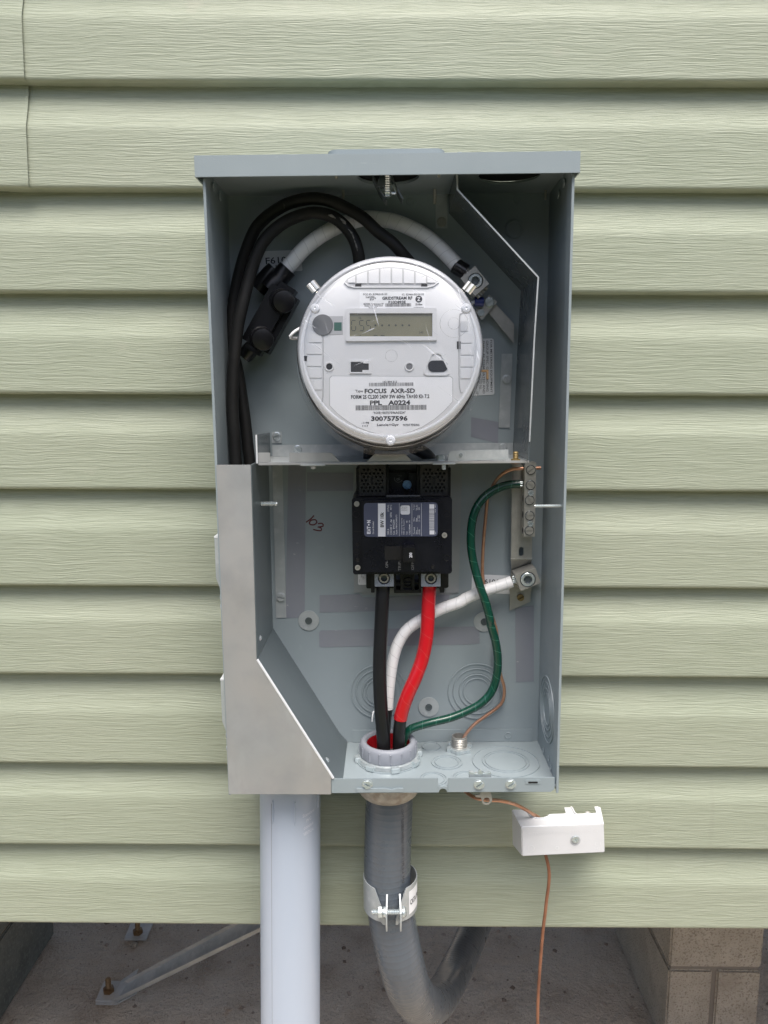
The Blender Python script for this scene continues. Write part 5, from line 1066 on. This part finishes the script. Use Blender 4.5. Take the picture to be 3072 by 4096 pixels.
# splice connector
c1, c2 = P(BF, 'b', 868, 505, 62), P(BF, 'b', 662, 878, 62)
spT = Thing('splice_connector', 'black insulated splice with two round screw caps left of the meter', 'wire connector', BF, (c1+c2)/2)
u_ = Vector((c1.x-c2.x, 0, c1.z-c2.z)).normalized(); n_ = Vector((u_.z, 0, -u_.x))
cc = (c1+c2)/2-n_*7; hl_ = (c1-c2).length/2
po = [cc+u_*a*(hl_+18)+n_*b*16.5 for a, b in ((1, 1), (1, -1), (-1, -1), (-1, 1))]
spT.part('body', G().prism([(p_.x, p_.z) for p_ in po], -50, -16), 'black_gloss', bevel=7, bseg=4)
for c_, r_ in ((c1, 12.3), (c2, 12.3)):
    b0 = Vector((c_.x, -46, c_.z))-n_*5+Vector((0, 0, 0)); ax_ = (c_-b0).normalized(); ln_ = (c_-b0).length
    spT.part('cap', G().lathe([(r_*1.08, 0), (r_*1.05, ln_*.55), (r_*.98, ln_*.6), (r_, ln_+3), (r_*.9, ln_+6), (r_*.6, ln_+7), (0, ln_+7.4)], b0, ax_, 40), 'black_gloss')
pe = P(BF, 'b', 862, 240, 30); pd = (P(BF, 0, 1174, 1042, 30)-P(BF, 0, 1128, 1096, 30)).normalized()
spT.part('cable_port', G().lathe([(12.5, -22), (12.5, -8), (10.5, -5), (10.8, 8), (9.6, 8.4), (9, 2), (0, 2)], pe, pd, 28), 'black_gloss')
pe = P(BF, 'b', 735, 235, 28); spT.part('cable_port', G().lathe([(10, -22), (9.5, 0), (8.5, 8), (0, 8)], pe, pd, 24), 'black_gloss')
pe = P(BF, 'b', 500, 1030, 30); spT.part('cable_port', G().lathe([(9, -24), (9, 0), (8, 4), (0, 4)], pe, -pd, 24), 'black_gloss')

# ================================================================== BUSHING, NIPPLE, CONDUITS
flx = Thing('flexible_conduit', 'grey ribbed flexible conduit curving from the box bottom back under the house', 'conduit', BF, bc)
flx.part('locknut', G().lathe([(29, 0), (36, 0), (37, 1), (36, 5), (34.5, 6), (29, 6)], bc+Vector((0, 0, .6)), (0, 0, 1), 48, cap=False), 'chrome')
for k in range(8):
    t = R(k*45+12); e_ = Vector((math.cos(t), math.sin(t), 0)); f3 = Vector((-e_.y, e_.x, 0)); c_ = bc+e_*37+Vector((0, 0, 3.2))
    g_ = G(); g_.v = [tuple(c_+e_*a+f3*b+Vector((0, 0, z))) for a in (-3, 3.4) for b in (-5, 5) for z in (-2.6, 3.6)]; g_.f = [(0, 1, 3, 2), (4, 6, 7, 5), (0, 4, 5, 1), (2, 3, 7, 6), (0, 2, 6, 4), (1, 5, 7, 3)]
    flx.part('locknut_lug', g_, 'chrome', bevel=.8)
bsh = flx.part('bushing', G().lathe([(27, 7), (33.2, 7), (33.6, 8), (33.2, 20), (31.5, 23), (29, 24), (26.5, 23), (25.3, 20)], bc, (0, 0, 1), 56, cap=False), 'bushing', angle=50)
flx.part('bushing_throat', G().lathe([(25.4, 20.2), (24.2, 16), (24, -30)], bc, (0, 0, 1), 48, cap=False), 'red_plastic', bsh)
for k in range(16):
    t = R(k*22.5+5); c_ = bc+Vector((math.cos(t), math.sin(t), 0))*33.2
    flx.part('grip_rib', G().tube([c_+Vector((0, 0, 8.5)), c_+Vector((0, 0, 20))], 1.2, 8, smooth=False), 'bushing', bsh)
flx.part('connector_collar', G().lathe([(26, ZB-(-424.5)-2), (39.5, -2.2), (39.5, -30), (38, -34.5), (34.5, -40), (31, -43), (28, -43.5)], bc, (0, 0, 1), 56, cap=False), 'cast')
pc = Vector((bc.x, bc.y, -440)); path = [pc, Vector((bc.x+.3, bc.y-.5, -480)), P(BF, 'c', 828, 560, 52), P(BF, 'c', 842, 760, 54), P(BF, 'c', 868, 930, 54), P(BF, 'c', 912, 1130, 50), P(BF, 'c', 962, 1290, 24), P(BF, 'c', 1045, 1388, -50), P(BF, 'c', 1125, 1365, -170), P(BF, 'c', 1180, 1295, -250), P(BF, 'c', 1230, 1200, -310), P(BF, 'c', 1290, 1075, -370), P(BF, 'c', 1362, 910, -450), P(BF, 'c', 1480, 640, -560)]
flx.part('hose', G().tube(path, 28.3, 36, 6), 'flex')
g_ = G(); zz0 = P(BF, 'c', 928, 210, 80).z
for i, s_ in enumerate(('LIQUID', 'TIGHT', 'FLEXIBLE', 'NONMETALLIC', 'CONDUIT', 'TYPE B', '2 IN')):
    zc_ = -462-i*16.5; v_, f_2 = glyphs(s_, .0); xs = [p_[0] for p_ in v_]; ys = [p_[1] for p_ in v_]; W_ = max(xs)-min(xs); H_ = max(ys)-min(ys); o_ = []
    for x, y in v_:
        al = R(34)+((y-min(ys))/H_-.5)*3.2/28.5; zz_ = zc_-((x-min(xs))/W_-.5)*15.2
        xc = bc.x+ (zz_+480)*-.006; o_.append((xc+28.55*math.sin(al), bc.y-28.55*math.cos(al)-.4, zz_))
    g_.add(o_, f_2)
flx.part('lettering', g_, 'ink')

cl = Thing('conduit_clamp', 'zinc pipe strap clamp around the flexible conduit with a cross bolt', 'pipe clamp', BF, P(BF, 'k', 865, 1200, 81))
ck = path[2]*1; ca_ = P(BF, 'k', 868, 1250, 52); cx_, cy_ = ca_.x, ca_.y; zk1 = P(BF, 'k', 520, 990, 52).z; zk0 = P(BF, 'k', 560, 1395, 52).z
print('clamp', ca_, zk1, zk0)
g_ = G(); rK = 31.5; nA = 72
for th in (0, 1.2):
    for k in range(nA+1):
        al = R(11+(338*k/nA)); gap = min(abs(math.degrees(al)), 360-math.degrees(al)); tt = min(1, max(0, (gap-11)/24))
        ztop = zk0+4+(zk1-zk0-4)*tt**.8
        for z in (zk0-(3 if gap < 20 else 0), ztop): g_.v.append((cx_+(rK+th)*math.sin(al), cy_-(rK+th)*math.cos(al), z))
NN = 2*(nA+1)
for k in range(nA): a_ = 2*k; g_.f += [(a_, a_+1, a_+3, a_+2), (NN+a_, NN+a_+2, NN+a_+3, NN+a_+1), (a_+1, NN+a_+1, NN+a_+3, a_+3), (a_, a_+2, NN+a_+2, NN+a_)]
cl.part('strap', g_, 'galv')
zb_ = P(BF, 'k', 900, 1490, 90).z
for sgn, xk in ((-1, 825), (1, 995)):
    xe = P(BF, 'k', xk, 1490, 92).x; g_ = G().prism([(28, zb_+17), (46, zb_+4), (48, zb_-8), (42, zb_-22), (34, zb_-20), (27, zb_-6)], -.9, .9)
    g_.v = [(xe+y_+ (a_-28)*.05*sgn, cy_-a_, z_) for a_, y_, z_ in g_.v]; g_.f = [t[::-1] for t in g_.f]; cl.part('ear', g_, 'galv', bevel=.3)
a_ = P(BF, 'k', 623, 1488, 92); b_ = P(BF, 'k', 1040, 1490, 92)
bl = cl.put('bolt', stud_mesh(3.3, b_.x-a_.x, 'chrome', 1.9), loc=(b_.x, a_.y, a_.z), rot=(0, math.pi/2, 0))
cl.part('bolt_head', G().lathe([(6.5, 0), (6.3, 2.4), (4, 4.4), (0, 5)], (b_.x-1, a_.y, a_.z), (1, 0, 0), 20), 'chrome')
n1 = P(BF, 'k', 705, 1488, 92); cl.part('nut', G().lathe([(6.6, 0), (6.6, 5), (4.5, 5.2)], (n1.x, a_.y, a_.z), (1, 0, 0), 6), 'chrome', bevel=.5)
n1 = P(BF, 'k', 775, 1488, 92); cl.part('washer', G().lathe([(6, 0), (6, 3.6), (4, 3.8)], (n1.x, a_.y, a_.z), (1, 0, 0), 16), 'chrome')
g_ = G(); zt_, zb2_ = P(BF, 'k', 1200, 1090, 70).z, P(BF, 'k', 1080, 1375, 75).z
for k in range(9):
    al = R(42+k*4.6)
    for z in (zk0+5+k*.25, zk1-6+k*.2): g_.v.append((cx_+33.0*math.sin(al), cy_-33.0*math.cos(al), z))
for k in range(8): g_.f.append((2*k, 2*k+2, 2*k+3, 2*k+1))
stk = cl.part('sticker', g_, 'paper')
g_ = G(); v_, f_2 = glyphs('CATA 190', .02); xs = [p_[0] for p_ in v_]; ys = [p_[1] for p_ in v_]
g_.add([(cx_+33.3*math.sin(R(45+34*(x-min(xs))/(max(xs)-min(xs)))), cy_-33.3*math.cos(R(45+34*(x-min(xs))/(max(xs)-min(xs)))), (zk0+zk1)/2-4+(y-min(ys))/(max(ys)-min(ys))*7+1.2*(x-min(xs))/(max(xs)-min(xs))) for x, y in v_], f_2)
cl.part('lettering', g_, 'ink', stk)

nip = Thing('conduit_nipple', 'small threaded zinc nipple with locknut standing on the box floor', 'pipe fitting', BF, fz('e', 842, 365))
nb = fz('e', 842, 365)
nip.part('locknut', G().lathe([(9, 0), (13.5, .2), (13.5, 3.4), (12, 4.2), (9, 4.2)], nb+Vector((0, 0, .4)), (0, 0, 1), 24), 'chrome')
for k in range(6):
    t = R(k*60+20); e_ = Vector((math.cos(t), math.sin(t), 0)); nip.part('locknut_lug', G().box(-2.6, 2.6, -2.6, 2.6, 0, 5), 'chrome').location = (nb+e_*13.5-nip.o+Vector((0, 0, .2))+nip.o)*.001
pr = [(8.2, 3)]
for i in range(6): pr += [(9.6, 4.6+i*2), (8.5, 5.6+i*2)]
nip.part('threaded_pipe', G().lathe(pr+[(8.8, 17.4), (7.4, 17.6), (7.2, 8), (0, 8)], nb, (0, 0, 1), 28), 'steel')
lt = Thing('hole_lug', 'small bright metal lug tab with a round hole hanging under the box lip', 'lug', BF, P(BF, 'e', 1030, 700, 112))
cL = PX(BF, 'e', 1043, 738, 112); s_ = .255/1.843*1.0
lo = [PX(BF, 'e', x, y, 112) for x, y in ((1000, 655), (1068, 655), (1085, 722), (1083, 745))]+[(cL[0]+38*.14*math.cos(R(a)), cL[1]+38*.14*math.sin(R(a))) for a in range(-20, -171, -15)]+[PX(BF, 'e', x, y, 112) for x, y in ((1002, 718), (960, 712), (962, 698), (995, 694))]
lt.part('tab', G().plate(lo, [circ(cL[0], cL[1], 25*.14, 20)], -113, -111.4), 'steel', bevel=.2)

pv = Thing('pvc_conduit', 'straight pale grey PVC pipe running down from the box bottom left', 'conduit', BF, BF.pt(1161, 3180, 50))
pt0 = BF.pt(1161, 3160, 50); pt1 = WF.pt(1162, 4096, 66); pt1 = BF.local(WF.world(pt1)); dr = (pt1-pt0).normalized()
r0 = (1282-1040)/2*BF.pp(pt0)*.995
pa = pt0-dr*20; pb = pt0+dr*((ZB+1500-0)/abs(dr.z)*0+1050)
pb = pt0+dr*((pt0.z+1495)/-dr.z)
pv.part('pipe', G().tube([pa, pb], [r0, r0*1.02], 64, smooth=False), 'pvc')
for x0, y1 in ((135, 225), (270, 232), (397, 190)):
    a_ = BF.pt(*Z('c', x0, 115), 84); th = math.asin(max(-.99, min(.99, (a_.x-pt0.x)/r0)))
    aa = pt0+Vector((math.sin(th)*(r0+.3), -math.cos(th)*(r0+.3), 4)); bb = aa+dr*((y1-112)/1.508*.29+4)
    pv.part('moulded_rib', G().tube([aa, bb], 1.0, 8, smooth=False), 'pvc')
th = math.asin((BF.pt(*Z('c', 135, 400), 84).x-pt0.x)/r0)
aa = pt0+Vector((math.sin(th)*(r0+.1), -math.cos(th)*(r0+.1), 0)); pv.part('seam_line', G().tube([aa, aa+dr*1000], .35, 6, smooth=False), 'bushing')
g_ = G()
for i, (s_, w_) in enumerate((('Standard', 17), ('PVC', 7), ('conduit', 14), ('VERTICAL', 15))):
    v_, f_2 = glyphs(s_, 0); xs = [p_[0] for p_ in v_]; ys = [p_[1] for p_ in v_]; o_ = []
    for x, y in v_:
        tt = (x-min(xs))/(max(xs)-min(xs)); al = R(44)+(tt-.5)*w_/r0; zz_ = -482-i*7.5+(y-min(ys))/(max(ys)-min(ys))*4+tt*2
        o_.append((pt0.x+(r0+.25)*math.sin(al)+dr.x*(pt0.z-zz_), pt0.y-(r0+.35)*math.cos(al)+dr.y*(pt0.z-zz_), zz_))
    g_.add(o_, f_2)
pv.part('scratched_writing', g_, 'label_white')

# ================================================================== WHITE BONDING BOX
bb = Thing('bonding_box', 'white plastic bonding termination box on the siding right below the enclosure', 'terminal box', WF, WF.pt(*Z('w', 800, 650), 14))
def wp(x, y, d): return WF.pt(*Z('w', x, y), d)
fd, bd_ = 54, 17
Fr = [wp(335, 478, fd), wp(1390, 432, fd), wp(1402, 800, fd), wp(345, 850, fd)]
Bk = [wp(215, 262, bd_), wp(1345, 222, bd_+3), wp(1385, 700, bd_), wp(225, 700, bd_)]
def solid(name, pts8, th=2.2, m='white_plastic', bevel=1.2):
    g = G(); g.v = [tuple(p) for p in pts8]; g.f = [(3, 2, 1, 0), (4, 5, 6, 7), (0, 1, 5, 4), (1, 2, 6, 5), (2, 3, 7, 6), (3, 0, 4, 7)]; return bb.part(name, g, m, bevel=bevel)
cF = sum((p for p in Fr), Vector())/4
def shrink(ps, t, dy): c = sum(ps, Vector())/4; return [p+(c-p).normalized()*t+Vector((0, dy, 0)) for p in ps]
solid('front_face', Fr[::-1] and [Fr[3], Fr[2], Fr[1], Fr[0]]+[p+Vector((0, 3, 0)) for p in (Fr[3], Fr[2], Fr[1], Fr[0])])
def wallq(name, a, b, c, d, n):
    n = Vector(n); g = G(); vs = [a, b, c, d]; g.v = [tuple(p) for p in vs]+[tuple(p+n*2.2) for p in vs]
    g.f = [(0, 1, 2, 3), (7, 6, 5, 4), (0, 4, 5, 1), (1, 5, 6, 2), (2, 6, 7, 3), (3, 7, 4, 0)]; bb.part(name, g, 'white_plastic', bevel=.5)
y3 = Vector((0, 1.5, 0)); Fi = [p+y3 for p in Fr]
wallq('side_face', Fi[0], Fi[3], Bk[3], Bk[0], (1, 0, 0)); wallq('side_face', Fi[1], Bk[1], Bk[2], Fi[2], (-1, 0, 0)); wallq('bottom_face', Fi[3], Fi[2], Bk[2], Bk[3], (0, 0, 1))
# notched top face, sloping from the front edge back to the wall
def tp(x, y):                                    # a point of the sloping top plane
    o_, r_ = WF._ray(*Z('w', x, y)); A, B_, C_ = Fi[0], Fi[1], Bk[0]; n_ = (B_-A).cross(C_-A); t = (A-o_).dot(n_)/r_.dot(n_); return o_+r_*t
outl = [(335, 478), (215, 262), (232, 250), (350, 250), (400, 272), (430, 302), (450, 330), (490, 352), (545, 362), (600, 364), (650, 352), (685, 335), (700, 322), (895, 313), (905, 300), (884, 222), (970, 220), (990, 240), (1010, 285), (1035, 308), (1060, 316), (1275, 308), (1297, 298), (1268, 212), (1310, 208), (1345, 222), (1390, 432)]
pts = [tp(*o_) for o_ in outl]; n_ = (Fi[1]-Fi[0]).cross(Bk[0]-Fi[0]).normalized(); n_ = n_ if n_.z < 0 else -n_
tr = tessellate_polygon([[Vector((x, -y, 0)) for x, y in outl]]); g_ = G(); n = len(pts)
g_.v = [tuple(p) for p in pts]+[tuple(p+n_*2.2) for p in pts]; g_.f = [tuple(t) for t in tr]+[tuple(i+n for i in t[::-1]) for t in tr]+[((i+1) % n, i, i+n, (i+1) % n+n) for i in range(n)]
bm_ = bb.part('top_face', g_, 'white_plastic', bevel=.0)
bb.part('notch_lip', G().tube([tp(x, y)+Vector((0, -.2, .4)) for x, y in outl[3:15]], 1.1, 8), 'white_plastic')
bb.part('notch_lip', G().tube([tp(x, y)+Vector((0, -.2, .4)) for x, y in outl[16:23]], 1.1, 8), 'white_plastic')
bb.part('edge_bead', G().tube([Fr[0]+Vector((1, 2, -1)), Fr[1]+Vector((-1, 2, -1))], 1.8, 10, smooth=False), 'white_plastic')
p = wp(1180, 318, 26); bb.part('inner_stud', G().lathe([(4, 0), (4, 3), (2.5, 4), (0, 4.3)], p, (0, -.7, .7), 16), 'steel')
p = wp(1022, 645, fd); bb.part('screw_recess', G().lathe([(8.6, .1), (7.4, -.0), (6.4, .05)], p, seg=28, cap=False), 'white_plastic')
bb.part('screw_well', G().lathe([(6.3, .35), (5.8, .2), (0, .2)], p, seg=24, cap=False), 'relief_shade')
screw(bb, WF, *Z('w', 1024, 628), fd+.3, 14.5, 'cross', 15, 'chrome', h=1.6)
g_ = G(); fr_ang = math.degrees(math.atan2(Fr[1].z-Fr[0].z, Fr[1].x-Fr[0].x))
p = wp(870, 540, fd); text(g_, 'INTERSYSTEM BONDING TERMINATION', p.x, p.z, 82, 3.2, -fd-.15, fr_ang)
p = wp(460, 745, fd); g_.lathe([(3.4, .1), (3.9, .2), (4.2, .1)], p, seg=24, cap=False); text(g_, 'UL', p.x, p.z, 4, 3.6, -fd-.15, fr_ang)
p = wp(792, 742, fd); g_.lathe([(1.6, .1), (2.2, .25), (2.6, .1)], p, seg=20, cap=False)
p = wp(1310, 715, fd); text(g_, 'E1', p.x, p.z+3, 7, 4, -fd-.15, fr_ang); text(g_, 'H2', p.x, p.z-3, 7, 4, -fd-.15, fr_ang)
bb.part('moulded_lettering', g_, 'meter_white')
